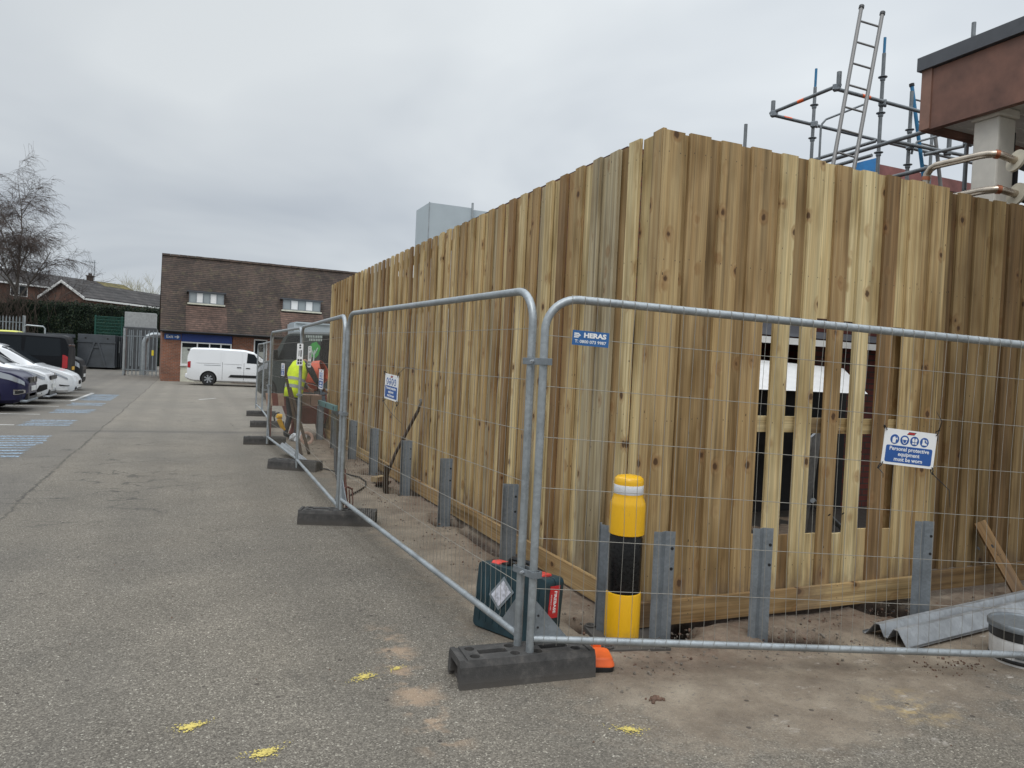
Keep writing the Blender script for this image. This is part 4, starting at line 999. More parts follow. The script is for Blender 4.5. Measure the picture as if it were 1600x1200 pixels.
for s in (-1, 1):
    b = MB(); b.box((s*.42, -.05, 1.1), (.12, .09, 1.95), Matrix.Rotation(s*math.radians(-17), 3, 'Y')); b.build('brace', SKP, sk)
    b = MB(); b.lathe([(.07, 0), (.07, .01), (0, .01)], 14, Matrix.Translation((s*.78, -.003, 2.33)) @ Matrix.Rotation(math.pi/2, 4, 'X')); b.build('bolt_hole', DARK, sk)
b = MB(); b.bb(-.2, .2, -.06, -.003, 1.6, 1.75); b.build('hook_bar', SKP, sk)
for k in range(7):
    b = MB(); b.bb(1.32, 1.40, .3+k*.7, .4+k*.7, .15, 2.6); b.build('side_rib', SKP, sk)
b = MB(); b.bb(1.401, 1.41, .9, 1.3, 1.3, 2.2); b.build('notice', GALV, sk)
GRN = simple('green mesh coating', (.012, .085, .062), .5)
mf = thing('green_mesh_fence', 'green weldmesh fence raised behind the grey skip', 'fence', (-6.3, 62.6, .3), math.radians(-6))
b = MB()
for k in range(3): b.bb(k*1.75-.04, k*1.75+.04, -.03, .03, 0, 3.7)
b.build('post', GRN, mf)
b = MB()
for k in range(60): b.tube([(k*.0593, -.035, .1), (k*.0593, -.035, 3.65)], .011, 4, 0, False)
for k in range(16): b.tube([(0, -.04, .1+k*.235), (3.5, -.04, .1+k*.235)], .014, 4, 0, False)
b.build('wire_mesh', GRN, mf)
pf = thing('palisade_fence', 'grey palisade fence behind the parked cars and the yellow vehicle', 'fence', (-17.5, 56.5, .1), math.radians(-6)); palisade(pf, 8.0, 3.2, 44, posts=(0, 4., 8.))
pr = thing('handrail', 'grey steel handrail and raised platform behind the black van', 'handrail', (-9.3, 54.5, .1), math.radians(-5))
b = MB(); b.tube([(0, 0, 0), (0, 0, 2.6), (.12, 0, 2.7), (1.0, 0, 2.66), (1.1, 0, 2.55), (1.1, 0, 0)], .05, 8); b.build('rail', GALVT, pr); b = MB(); b.bb(1.2, 2.3, .1, 1.8, 0, 2.1); b.bb(1.15, 2.4, .05, 1.85, 2.1, 2.3); b.build('platform', SKP, pr)

# hedge and shrubs
def leaf_mat(name, stops):
    t = NT(name); r = t.nd('ShaderNodeAttribute', attribute_name='bd'); v = t.nd('ShaderNodeSeparateColor', {0: r.outputs['Color']}).outputs[0]
    c = t.ramp(v, stops); t.out(c, .6, spec=.25); return t.mat
HEDGE = leaf_mat('dark conifer hedge', [(0, (.003, .008, .004)), (.5, (.007, .018, .008)), (.85, (.016, .034, .013)), (1, (.045, .05, .018))])
def leaves(b, pt, s, nrm=None):
    q = Vector((random.gauss(0, 1), random.gauss(0, 1), random.gauss(0, 1)+.3))
    if nrm is not None: q = q*.7+Vector(nrm)
    q.normalize(); u = q.cross(Vector((random.random()-.5, random.random()-.5, random.random()))).normalized(); v = q.cross(u)
    p = Vector(pt); c = random.random()
    b.add([p-u*s*.45, p-v*s, p+u*s*.45, p+v*s*1.2], [(0, 1, 2, 3)], 0, False, [(c, 0, 0, 1)]*4)
hg = thing('hedge', 'tall dark clipped conifer hedge along the back of the yard', 'hedge', (0, 0, 0))
b = MB(); HX0, HX1, HY = -19.5, -2.0, 66.
def hy(x): return HY-(x+10)*.12
def htop(x): return 4.93+.25*mnoise.noise(Vector((x*.7, 0, 3)))+.12*mnoise.noise(Vector((x*2.3, 1, 3)))-(.35 if x < -12.5 else 0)
for _ in range(30000):
    x = random.uniform(HX0, HX1); top = htop(x)
    if random.random() < .8:
        z = random.uniform(.3, 1)**.8*top; y = hy(x)+.25*mnoise.noise(Vector((x*1.3, z*1.3, 0)))*1.6+random.uniform(-.1, .35); nr = (0, -1, .3)
    else: z = top+random.uniform(-.25, .14); y = hy(x)+random.uniform(0, 2.6); nr = (0, 0, 1)
    leaves(b, (x, y, z), random.uniform(.035, .085), nr)
b.build('foliage', HEDGE, hg)
b = MB(); N = 40; vs = []
for i in range(N+1):
    x = HX0+(HX1-HX0)*i/N; vs += [(x, hy(x)+.35, .2), (x, hy(x)+.35, htop(x)-.2), (x, hy(x)+2.6, htop(x)-.2), (x, hy(x)+2.6, .2)]
b.add(vs, [(4*i+k, 4*i+4+k, 4*i+5+k, 4*i+1+k) for i in range(N) for k in range(3)], 0, False, [(.05, 0, 0, 1)]*len(vs)); b.build('inner_growth', HEDGE, hg)

BARK = simple('silver grey bark', (.16, .14, .12), .9, 0, .5, 3.); TWIG = simple('purplish bare twigs', (.075, .056, .048), .9, 0, .3); TWIGY = simple('pale willow twigs', (.30, .27, .13), .9, 0, .3); BROWN = simple('dead brown stems', (.072, .054, .042), .9, 0, .4)
def grow(bt, bb, p, d, L, r, depth, droop, spread, seg=4, kids=(3, 5), maxd=4):
    p = Vector(p); d = Vector(d).normalized(); pts = [p.copy()]; q = p.copy(); dd = d.copy()
    for i in range(seg):
        dd = (dd+Vector((random.gauss(0, .10), random.gauss(0, .10), random.gauss(0, .07)-droop*depth*.07))).normalized(); q = q+dd*(L/seg); pts.append(q.copy())
    rs = [max(.006, r*(1-.62*i/seg)) for i in range(seg+1)]
    (bt if depth < 2 else bb).tube(pts, rs, 7 if depth < 1 else (5 if depth < 2 else 3), 0, False)
    if depth >= maxd: return
    for k in range(random.randint(*kids)):
        f = random.uniform(.25 if depth else .3, 1.); i = min(seg-1, int(f*seg)); o = pts[i].lerp(pts[i+1], f*seg-i)
        a = random.uniform(0, 6.28); s = Vector((math.cos(a), math.sin(a), random.uniform(-.1, .5)))
        nd = (dd*.75+s*spread).normalized()
        grow(bt, bb, o, nd, L*random.uniform(.42, .66), max(.008, rs[i]*.55), depth+1, droop, spread, seg, kids, maxd)
random.seed(11)
def bare_tree(name, label, cat, loc, h, r, droop, spread, maxd, kids, tm, bm_, group, lean=(0, 0), trunks=1):
    t = thing(name, label, cat, loc, 0, group); bt, bb = MB(), MB()
    for k in range(trunks):
        a = random.uniform(0, 6.28); s = .35 if trunks > 1 else 0
        grow(bt, bb, (math.cos(a)*s, math.sin(a)*s, 0), (lean[0]+math.cos(a)*s*.6, lean[1]+math.sin(a)*s*.4, 1), h*random.uniform(.85, 1), r, 0, droop, spread, 6, kids, maxd)
    bt.build('trunk', tm, t, sharp=180); bb.build('crown', bm_, t, sharp=180); return t
bare_tree('birch_tree', 'tall bare birch with drooping twigs at the left edge of the photo', 'tree', (-13.1, 70.5, .5), 10.0, .19, .5, .62, 4, (9, 11), BARK, TWIG, 'bare trees beyond the hedge', (.04, 0))
bare_tree('bare_tree', 'smaller bushy bare tree in front of the terrace roof', 'tree', (-11.1, 71.5, .5), 6.4, .07, .1, .6, 3, (8, 10), BARK, TWIG, 'bare trees beyond the hedge', (.02, 0), 2)
for k, (x, y, h, lab) in enumerate(((-8.6, 106, 6.2, 'pale twiggy willow nearest the chimney'), (-6.1, 108, 5.4, 'pale twiggy willow over the bungalow roof'), (-3.4, 106, 6., 'pale twiggy willow beside the brick building'))):
    bare_tree('willow_tree', lab, 'tree', (x, y, .9), h, .08, -.3, .6, 3, (7, 9), TWIGY, TWIGY, 'pale willows beyond the bungalow', (0, 0), 3)
for k, (x, lab) in enumerate(((-16.2, 'dead brown climber hanging over the hedge at the far left'), (-13.6, 'dead brown climber hanging over the hedge, behind the black van'), (-11.6, 'dead brown climber hanging over the hedge, nearest its green part'))):
    t = thing('dead_climber', lab, 'climber', (x, hy(x)-.5, .3), 0, 'dead climbers on the hedge'); bt = MB()
    for j in range(170):
        o = Vector((random.gauss(0, .75), random.uniform(0, .3), random.uniform(1.5, 5.4))); p = [o]
        for i in range(4): p.append(p[-1]+Vector((random.gauss(0, .14), random.gauss(0, .05)-.02, -random.uniform(.2, .6))))
        bt.tube([q for q in p if q.z > .0] if len([q for q in p if q.z > 0]) > 1 else [o, o+Vector((0, 0, .1))], random.uniform(.01, .022), 3, 0, False)
    bt.build('stems', BROWN, t, sharp=180)

# houses beyond the hedge
DARKC = simple('sooty chimney brick', (.05, .035, .028), .9, 0, .3)
def house(name, label, loc, rz, L, W, ez, rz_, wall, tile, wins=(), chimney=None, gable_trim=True, mossx=None, aerial=False):
    t = thing(name, label, 'house', loc, rz)
    b = MB(); b.bb(0, L, 0, W, 0, ez); b.add([(0, 0, ez), (0, W, ez), (0, W/2, rz_-.1), (L, 0, ez), (L, W, ez), (L, W/2, rz_-.1)], [(0, 2, 1), (3, 4, 5), (0, 3, 5, 2), (1, 2, 5, 4)]); b.build('wall', wall, t)
    b = MB(); sl = (rz_-ez)/(W/2); zz = ez-.3*sl
    X0 = mossx if mossx else L+.25
    roof_slab(b, -.25, X0, -.3, zz+.12, W/2, rz_+.12, .14); roof_slab(b, -.25, X0, W+.3, zz+.12, W/2+.001, rz_+.12, .14); r = b.build('roof', tile, t)
    if mossx:
        b = MB(); roof_slab(b, mossx+.005, L+.25, -.3, zz+.12, W/2, rz_+.12, .14); roof_slab(b, mossx+.005, L+.25, W+.3, zz+.12, W/2+.001, rz_+.12, .14); b.build('mossy_roof', TILEM, t)
    if gable_trim:
        for y0, y1 in ((-.3, W/2), (W+.3, W/2)):
            b = MB(); roof_slab(b, -.30, -.255, y0, zz+.12, y1, rz_+.13, .24); b.build('bargeboard', UPVC, t)
        b = MB(); b.bb(-.2, L+.2, -.36, -.28, zz-.12, zz+.04); b.build('gutter_board', UPVC, t)
    if chimney is not None:
        b = MB(); b.bb(chimney-.28, chimney+.28, W/2-.25, W/2+.25, rz_-.5, rz_+.55); b.bb(chimney-.34, chimney+.34, W/2-.31, W/2+.31, rz_+.55, rz_+.68)
        for dx in (-.18, .2): b.lathe([(.1, rz_+.68), (.08, rz_+.95), (0, rz_+.95)], 10, Matrix.Translation((chimney+dx*.7, W/2, 0)))
        b.build('chimney', DARKC, r)
    if aerial:
        ax = chimney+.55; b = MB(); b.tube([(ax, W/2, rz_+.2), (ax, W/2, rz_+2.6)], .04, 6); b.tube([(ax-1.7, W/2, rz_+2.25), (ax+.2, W/2, rz_+2.3)], .03, 5)
        for k in range(9): b.tube([(ax-1.65+k*.2, W/2, rz_+2.1), (ax-1.65+k*.2, W/2, rz_+2.42)], .018, 4)
        b.build('aerial', GALVD, r)
    for x0, x1, z0, z1 in wins:
        b = MB(); b.bb(x0, x1, -.05, -.003, z0, z1); f = b.build('window', UPVC, t)
        n = 2
        for k in range(n):
            b = MB(); b.bb(x0+.07+(x1-x0-.07)*k/n, x0+(x1-x0-.07)*(k+1)/n, -.06, -.051, z0+.08, z1-.08); b.build('pane', GLASS, f)
    return t
house('terrace_house', 'two storey brick terrace with a long grey roof and a mossy end', (-23.1, 85.6, .9), math.radians(44), 25, 8, 7.1, 8.65, BRICKH, TILEG, [(4.2, 6., 5.7, 6.85), (8.5, 10.3, 5.7, 6.85), (12.8, 14.5, 5.75, 6.85), (17, 18.5, 5.75, 6.85)], 20.6, True, 21.3, True)
house('bungalow', 'brick bungalow gable with white bargeboards and a grey tiled roof', (-8.74, 77.5, .65), math.radians(51), 16, 4.7, 5.5, 6.83, BRICKH, TILEG)

# ------------------------------------------------------------------ buildings behind the hoarding
WB = thing('clinic_building', 'dark red brick building behind the hoarding, with white fascia and canopy seen through the slats', 'building', (0, 0, 0))
b = MB(); b.bb(7.05, 16, 7.0, 13, 0, 4.2); b.bb(4.6, 7.05, 7.6, 13, 0, 4.2); b.build('wall', BRICKD, WB)
b = MB(); b.bb(4.5, 16, 6.69, 6.73, 1.985, 2.058); b.build('fascia_board', UPVC, WB)
b = MB(); b.add([(4.5, 6.75, 2.08), (16, 6.75, 2.08), (16, 8.2, 2.65), (4.5, 8.2, 2.65)], [(0, 1, 2, 3)]); b.build('lean_to_roof', CAPM, WB)
b = MB(); b.add([(4.7, 5.95, 1.465), (6.77, 5.95, 1.462), (7.25, 6.75, 1.745), (4.7, 6.75, 1.83), (4.7, 6.99, 1.465), (7.3, 6.99, 1.455), (7.26, 6.99, 1.745), (4.7, 6.99, 1.83)], [(0, 1, 2, 3), (4, 7, 6, 5), (0, 4, 5, 1), (1, 5, 6, 2), (2, 6, 7, 3), (0, 3, 7, 4)]); b.build('canopy', WHITE, WB)
b = MB(); b.bb(4.65, 7.55, 6.95, 6.998, 0, 1.45); b.build('dark_slab', DARK, WB)  # flat near-black slab across the opening and the brick below the canopy
b = MB(); b.add([(4.3, 5.0, .003), (8.9, 5.0, .003), (8.9, 7, .003), (4.3, 7, .003)], [(0, 1, 2, 3)]); b.build('yard_slab', simple('slab with painted shade', (.05, .045, .04), .6), WB)  # dark sheet over the ground, painting in the gloom of the enclosed yard
b = MB(); plank(b, (9.95, 9.0, 4.90), (13.6, 9.0, 4.90), .46, .12, (0, 1, 0), .1); b.build('parapet', simple('weathered red parapet', (.25, .105, .095), .85, 0, .4, 2.5), WB)
sh2 = MB(); sh2.add([(5.16, 5.2, .0), (5.22, 5.2, .0), (5.38, 5.2, 1.16), (5.25, 5.2, 1.06), (5.16, 5.23, 0), (5.22, 5.23, 0), (5.38, 5.23, 1.16), (5.25, 5.23, 1.06)], [(0, 1, 2, 3), (7, 6, 5, 4), (0, 4, 5, 1), (1, 5, 6, 2), (2, 6, 7, 3), (3, 7, 4, 0)])
o = sh2.build('sheet_offcut', GALV); tag(o, 'grey sheet offcut propped up behind the slats', 'sheet')
b = MB(); b.tube([(5.6, 5.3, .06), (7.9, 5.5, .35)], .03, 10); b.tube([(5.2, 5.1, .5), (5.9, 5.3, .1)], .025, 10)
o = b.build('scrap_tube', SCAF); tag(o, 'loose grey tubes lying on the ground behind the slats', 'tube')

CAN = thing('canopy_building', 'flat roofed canopy with terracotta fascia, grey trim and a cream column', 'building', (7.52, 6.1, 0))
b = MB(); b.prism([(0, 0), (0, -9), (.08, -9), (.08, -.08), (9, -.08), (9, 0)], 4.45, 5.12, lambda u, v, w: (u, v, w)); b.build('fascia', RUSTP, CAN)
b = MB(); b.bb(-.012, .0, -.115, .012, 4.46, 5.13); b.build('corner_trim', simple('pale terracotta trim', (.23, .125, .09), .5, .1), CAN)
b = MB(); b.bb(-.05, 9, -9, .05, 5.13, 5.28); b.build('roof_trim', CAPM, CAN)
b = MB(); b.bb(.085, 8.9, -8.9, -.085, 4.52, 4.6)
for k in range(30): b.bb(.10, 8.9, -.2-k*.29, -.18-k*.29, 4.51, 4.52)
b.build('soffit', SOFFIT, CAN)
b = MB(); b.bb(.12, .39, -.83, -.55, 0, 4.42); b.bb(.095, .415, -.855, -.525, 4.42, 4.515); b.build('column', CREAM, CAN, bevel=.02)
b = MB(); b.bb(.39, .44, -.80, -.74, 0, 4.3); b.tube([(.49, -.78, 0), (.49, -.78, 4.0)], .03, 8); b.build('downpipe', BLACKP, CAN)
def pipe(label, pts, r, fl):
    t = thing('pipe', label, 'pipe', (0, 0, 0), 0, 'bare metal pipes on the canopy column'); b = MB(); b.tube(pts, r, 14); b.build('tube', COPPER, t)
    for i in (1, len(pts)-3):
        b = MB(); p, q = Vector(pts[i]), Vector(pts[i+1]); d = (q-p).normalized(); b.tube([p+d*.0, p+d*.035], r+.007, 14); b.build('joint', COPPERJ, t)
    p, q = Vector(pts[-2]), Vector(pts[-1]); d = (q-p).normalized(); b = MB(); b.tube([q-d*.012, q+d*.012], .105, 26); b.build('flange', FLANGE, t)
    b = MB(); b.tube([q+d*.012, q+d*.9], .06, 14); b.build('lagging', FOAM, t)
pipe('upper bare metal pipe bending over the fence top past the cream column', [(6.8, 5.42, 2.6), (6.8, 5.42, 3.66), (6.8, 5.41, 3.72), (6.8, 5.37, 3.765), (6.8, 5.31, 3.785), (6.8, 4.86, 3.775), (6.805, 4.79, 3.77), (6.83, 4.735, 3.765), (6.88, 4.705, 3.755), (7.03, 4.665, 3.715)], .035, True)
pipe('lower bare metal pipe passing behind the fence top to a buff disc', [(6.8, 5.9, 3.42), (6.8, 5.5, 3.43), (6.8, 4.83, 3.435), (6.805, 4.76, 3.43), (6.83, 4.70, 3.43), (6.88, 4.675, 3.425), (7.03, 4.64, 3.40)], .035, True)
b = MB(); b.tube([(8.0, 5.2, 3.66), (10.5, 5.3, 3.6)], .10, 16); o = b.build('lagged_pipe', FOAM); tag(o, 'thick dark lagged pipe running behind the upper buff disc', 'pipe')
b = MB(); b.tube([(8.0, 5.2, 3.3), (10.5, 5.3, 3.25)], .09, 16); o = b.build('lagged_pipe', FOAM); tag(o, 'thick dark lagged pipe running behind the lower buff disc', 'pipe')
vb = thing('vent_housing', 'pale grey metal vent housing showing above the long fence', 'vent', (5.75, 19.41, 0))
b = MB(); b.bb(0, 1.2, -.0, 1.25, 0, 5.86); b.build('casing', CLAD, vb)
b = MB(); b.bb(1.201, 2.4, .1, 1.2, 0, 5.84); b.build('side_casing', CLAD, vb)
b = MB(); b.bb(1.19, 1.24, -.03, .02, 3.6, 6.0); b.bb(-.01, .012, -.012, .01, 3.6, 5.87); b.build('corner_strip', GALVT, vb)

# ------------------------------------------------------------------ scaffold and ladders
SC = thing('scaffold', 'grey tube scaffold with blue tipped uprights rising behind the hoarding', 'scaffold', (0, 0, 0))
def sct(name, p, q, r=.0255, m=SCAF, n=10):
    b = MB(); b.tube([p, q], r, n); return b.build(name, m, SC)
for x, y, z, bl in ((8.62, 8.86, 6.33, .28), (8.78, 7.77, 6.42, .22), (9.40, 7.80, 5.80, 0), (8.68, 6.38, 6.05, 0), (7.36, 8.88, 5.28, 0), (11.2, 8.86, 5.9, 0)):
    s = sct('standard', (x, y, 0), (x, y, z-bl))
    if bl: sct('spigot', (x, y, z-bl), (x, y, z), .019, SCAFB)
    if bl or x == 9.40:
        for zz in (z-.55, z-1.05, z-1.6):
            b = MB(); b.lathe([(.03, zz-.006), (.062, zz-.004), (.062, zz+.004), (.03, zz+.006)], 12, Matrix.Translation((x, y, 0))); b.lathe([(.033, zz-.05), (.036, zz-.04), (.036, zz-.012), (.033, zz-.008)], 10, Matrix.Translation((x, y, 0))); b.build('rosette', GALVD, SC)
for p, q in (((7.88, 8.88, 5.50), (12.6, 8.86, 5.44)), ((7.90, 7.72, 5.52), (12.6, 7.74, 5.48)), ((7.89, 7.66, 5.56), (7.89, 8.98, 5.56)),
             ((8.0, 8.2, 4.62), (8.0, 5.95, 4.62)), ((8.0, 7.0, 4.17), (8.0, 5.9, 4.17)), ((8.6, 8.90, 4.93), (9.2, 8.2, 5.16)), ((9.0, 7.72, 5.0), (12, 7.70, 5.05)), ((8.62, 7.74, 4.75), (8.62, 8.95, 4.75)), ((9.6, 7.7, 4.9), (12, 6.6, 5.6))):
    sct('ledger', p, q)
for (x, y, z) in ((7.89, 8.9, 5.53), (7.89, 7.72, 5.54), (8.62, 8.84, 5.48), (8.78, 7.75, 5.50), (9.40, 7.78, 5.0), (8.72, 6.40, 4.6), (10.1, 7.72, 5.02)):
    b = MB(); b.box((x, y, z), (.085, .095, .085), Matrix.Rotation(.5, 3, 'Z')); b.tube([(x-.07, y, z-.03), (x+.07, y, z-.03)], .018, 6); b.tube([(x, y-.06, z+.03), (x, y+.06, z+.03)], .018, 6); b.build('coupler', GALVD, SC, bevel=.01)
for x, y, z, h in ((7.89, 8.93, 5.53, .2), (7.89, 7.69, 5.54, .2), (10.1, 7.7, 5.05, .22)): sct('tube_stub', (x, y, z), (x, y, z+h), .032)
b = MB()
for x0 in (8.20, 8.24): b.tube([(x0+.17, 8.44, 3.2), (x0+.17, 8.45, 5.28), (x0+.185, 8.445, 5.34), (x0+.24, 8.43, 5.41), (x0+.75, 8.22, 5.66)], .016, 8) if x0 < 8.22 else None
b.tube([(9.43, 7.77, 4.9), (9.44, 7.76, 5.0), (9.5, 7.75, 5.08), (9.86, 7.6, 5.21)], .016, 8); b.build('guard_loop', SCAF, SC)
for p, q in (((8.05, 8.88, 5.5), (8.2, 8.88, 5.5)), ((8.35, 7.72, 5.518), (8.5, 7.72, 5.517)), ((7.89, 8.3, 5.56), (7.89, 8.42, 5.56))): sct('paint_band', p, q, .0268, ORANGE)
o = MB(); o.bb(9.60, 9.98, 8.84, 8.92, 4.6, 5.06); o.add([(9.60, 8.84, 5.06), (9.98, 8.84, 5.06), (9.98, 8.84, 5.19), (9.60, 8.92, 5.06), (9.98, 8.92, 5.06), (9.98, 8.92, 5.19)], [(0, 1, 2), (5, 4, 3), (0, 2, 5, 3), (1, 4, 5, 2)]); o = o.build('blue_sheet', simple('blue sheeting', (.02, .20, .50), .5)); tag(o, 'scrap of bright blue sheeting showing over the fence top', 'sheet')
def ladder(label, a0, a1, c0, c1, n, m):
    t = thing('ladder', label, 'ladder', (0, 0, 0), 0, 'ladders tied to the scaffold')
    a0, a1, c0, c1 = map(Vector, (a0, a1, c0, c1))
    for p, q in ((a0, a1), (c0, c1)):
        d = (q-p).normalized(); b = MB(); b.tube([p-d*1.6, q], .026, 10); b.build('stile', m, t); b = MB(); b.tube([q-d*.02, q+d*.02], .036, 10); b.build('end_cap', BLACKP, t)
    for k in range(-5, n):
        f = (k+.35)/n; b = MB(); b.tube([a0.lerp(a1, f), c0.lerp(c1, f)], .014, 8); b.build('rung', m, t)
    return t
ladder('tall aluminium ladder leaning out above the scaffold', (7.48, 7.30, 4.41), (8.21, 7.68, 6.67), (7.72, 7.19, 4.35), (8.48, 7.57, 6.60), 7, ALU)
ladder('shorter ladder with a blue stile beside the terracotta canopy', (9.77, 7.84, 4.70), (9.57, 7.95, 5.97), (9.99, 7.74, 4.66), (9.83, 7.85, 5.92), 4, ALU)
for ch in bpy.data.objects['ladder.001'].children:
    if ch.name.startswith('stile'): ch.data.materials[0] = SCAFB; break

# ------------------------------------------------------------------ worker, mixer and the clutter round them
SKIN = simple('skin', (.42, .23, .16), .55); CLOTH = simple('dark work clothes', (.028, .030, .036), .85, 0, .3, 20.); HAIR = simple('dark hair', (.03, .022, .016), .7); HIVIS = simple('hi vis yellow cloth', (.62, .78, .015), .7, 0, .12, 12.); GREYT = simple('grey reflective tape', (.30, .32, .31), .4)
pn = thing('person', 'worker in a yellow hi-vis vest bending towards the orange mixer', 'person', (1.875, 14.8, 0), math.radians(42))
V = {}; E_ = []; RR = {}; order = []
def jt(n, p, r, par=None):
    V[n] = Vector(p); RR[n] = r; order.append(n)
    if par: E_.append((par, n))
# bending to +x and a little away; hips, spine, neck, head
jt('pel', (0, 0, .93), .135); jt('wst', (.03, .0, 1.08), .135, 'pel'); jt('chs', (.10, .02, 1.27), .155, 'wst'); jt('shl', (.19, .03, 1.42), .13, 'chs'); jt('nck', (.28, .035, 1.46), .06, 'shl'); jt('hd0', (.36, .04, 1.47), .082, 'nck'); jt('hd1', (.43, .04, 1.53), .088, 'hd0')
jt('nos', (.48, .04, 1.43), .02, 'hd0')
for s, n in ((1, 'l'), (-1, 'r')):
    jt(n+'hp', (.0, s*.10, .88), .095, 'pel'); jt(n+'kn', (.03+(.04 if s > 0 else -.02), s*.13, .48), .062, n+'hp'); jt(n+'an', (-.05, s*.13, .09), .045, n+'kn'); jt(n+'ft', (.12, s*.15, .045), .042, n+'an')
    jt(n+'sh', (.20, s*.19, 1.38), .075, 'shl'); jt(n+'el', (.34, s*.25, 1.13), .05, n+'sh'); jt(n+'wr', (.60, s*.20, .98), .033, n+'el'); jt(n+'pm', (.67, s*.18, .94), .035, n+'wr')
    for k, (dy, L) in enumerate(((-.03, .075), (-.01, .09), (.01, .085), (.03, .065))):
        jt('%sf%d' % (n, k), (.70, s*.18+dy, .93), .010, n+'pm'); jt('%sg%d' % (n, k), (.70+L*.6, s*.18+dy, .915), .009, '%sf%d' % (n, k)); jt('%sh%d' % (n, k), (.70+L*.8, s*.18+dy, .88), .008, '%sg%d' % (n, k))
    jt(n+'th', (.665, s*.18-s*.045, .955), .011, n+'pm'); jt(n+'ti', (.72, s*.18-s*.06, .94), .009, n+'th')
me = bpy.data.meshes.new('body'); me.from_pydata([V[k] for k in order], [(order.index(a), order.index(c)) for a, c in E_], [])
bo = bpy.data.objects.new('body', me); C.objects.link(bo)
sk_ = bo.modifiers.new('skin', 'SKIN'); sk_.use_smooth_shade = True; bo.modifiers.new('sub', 'SUBSURF').levels = 2; bo.modifiers['sub'].render_levels = 2
for i, k in enumerate(order):
    me.skin_vertices[0].data[i].radius = (RR[k], RR[k]); me.skin_vertices[0].data[i].use_root = (k == 'pel')
dm_ = bpy.data.meshes.new_from_object(bo.evaluated_get(bpy.context.evaluated_depsgraph_get())); bo.modifiers.clear(); bo.data = dm_; bo.parent = pn
dm_.materials.clear()
for m_ in (CLOTH, SKIN): dm_.materials.append(m_)
for p in dm_.polygons:
    c = p.center; p.material_index = 1 if (c.x > .27 and c.z > 1.36 or (c.x > .60 and c.z < 1.05 and c.z > .8)) else 0
b = MB(); b.lathe([(0, .10), (.05, .092), (.088, .05), (.096, .0), (.085, -.04)], 16, Matrix.Translation((.40, .04, 1.53)) @ Matrix.Rotation(.55, 4, 'Y')); b.build('hair', HAIR, pn)
b = MB(); lv_ = [((-.03, 0, .80), .175, .16), ((.0, 0, .95), .175, .16), ((.035, .0, 1.09), .175, .16), ((.085, .015, 1.22), .185, .17), ((.13, .025, 1.33), .195, .165), ((.185, .03, 1.44), .165, .125), ((.22, .033, 1.485), .09, .08)]
vs = []; n = 24; ax = Vector((.55, 0, .83))
ex_ = []
for i, (c, ry, rx) in enumerate(lv_):
    t_ = (Vector(lv_[min(i+1, 6)][0])-Vector(lv_[max(i-1, 0)][0])).normalized(); yv = Vector((0, 1, 0)); xv = yv.cross(t_).normalized()
    for k in range(n):
        a = 2*math.pi*k/n; w_ = 1+.03*math.sin(5*a+i*1.3); vs.append(Vector(c)+xv*(rx*w_*math.cos(a))+yv*(ry*w_*math.sin(a)))
b.add(vs, [(i*n+k, i*n+(k+1) % n, (i+1)*n+(k+1) % n, (i+1)*n+k) for i in range(6) for k in range(n)], 0, True); vest = b.build('vest', HIVIS, pn, sharp=180)
so_ = vest.modifiers.new('solid', 'SOLIDIFY'); so_.thickness = .008; so_.offset = 0
def vest_band(f0, f1, nm):
    b = MB(); vs = []
    for f in (f0, f1):
        i = min(5, int(f)); q = f-i
        for k in range(n+1):
            p = Vector(b_v[i*n+k % n]).lerp(Vector(b_v[(i+1)*n+k % n]), q); c = Vector(lv_[i][0]).lerp(Vector(lv_[i+1][0]), q); vs.append(c+(p-c)*1.05)
    b.add(vs, [(k, k+1, n+2+k, n+1+k) for k in range(n)], 0, True); b.build(nm, GREYT, vest)
b_v = vs
vest_band(1.15, 1.55, 'tape_band'); vest_band(2.15, 2.5, 'tape_band')

mxr = thing('cement_mixer', 'orange drum cement mixer with its dark mouth turned to the fence', 'cement mixer', (2.32, 16.2, 0))
MORNG = simple('worn orange mixer paint', (.50, .085, .035), .55, 0, .35, 6.)
MD = Matrix.Translation((.02, 0, 1.18)) @ Vector((.80, -.42, .42)).to_track_quat('Z', 'Y').to_matrix().to_4x4()
b = MB(); b.lathe([(.0, -.42), (.16, -.42), (.22, -.39), (.33, -.08), (.335, .02), (.315, .06), (.22, .36), (.215, .37), (.205, .36), (.30, .05), (.31, -.05), (.2, -.36), (0, -.38)], 32, MD); b.build('drum', MORNG, mxr)
b = MB(); b.lathe([(.338, -.06), (.352, -.05), (.352, .0), (.338, .01)], 32, MD); b.build('ring_gear', GALVD, mxr)
b = MB(); b.lathe([(.0, .22), (.245, .22)], 28, MD); b.build('drum_mouth', DARK, mxr)
b = MB(); b.tube([(-.35, -.3, 0), (-.1, -.25, .75), (.35, -.2, .82), (.55, -.3, 0)], .03, 8); b.tube([(-.35, .3, 0), (-.1, .25, .75), (.35, .2, .82), (.55, .3, 0)], .03, 8); b.tube([(-.1, -.25, .75), (-.1, .25, .75)], .03, 8); b.tube([(.35, -.2, .82), (.35, .2, .82)], .03, 8); b.build('stand', simple('dark red frame paint', (.16, .03, .02), .6), mxr)
b = MB(); b.bb(.2, .56, -.22, .22, .62, .92); b.build('motor_box', simple('blue grey motor housing', (.11, .15, .19), .5), mxr, bevel=.03)
b = MB(); b.lathe([(.19, -.01), (.21, -.01), (.21, .01), (.19, .01), (.19, -.01)], 20, Matrix.Translation((.0, -.36, .86)) @ Matrix.Rotation(math.pi/2, 4, 'X')); b.tube([(-.18, -.36, .86), (.18, -.36, .86)], .01, 5); b.build('tilt_wheel', BLACKP, mxr)
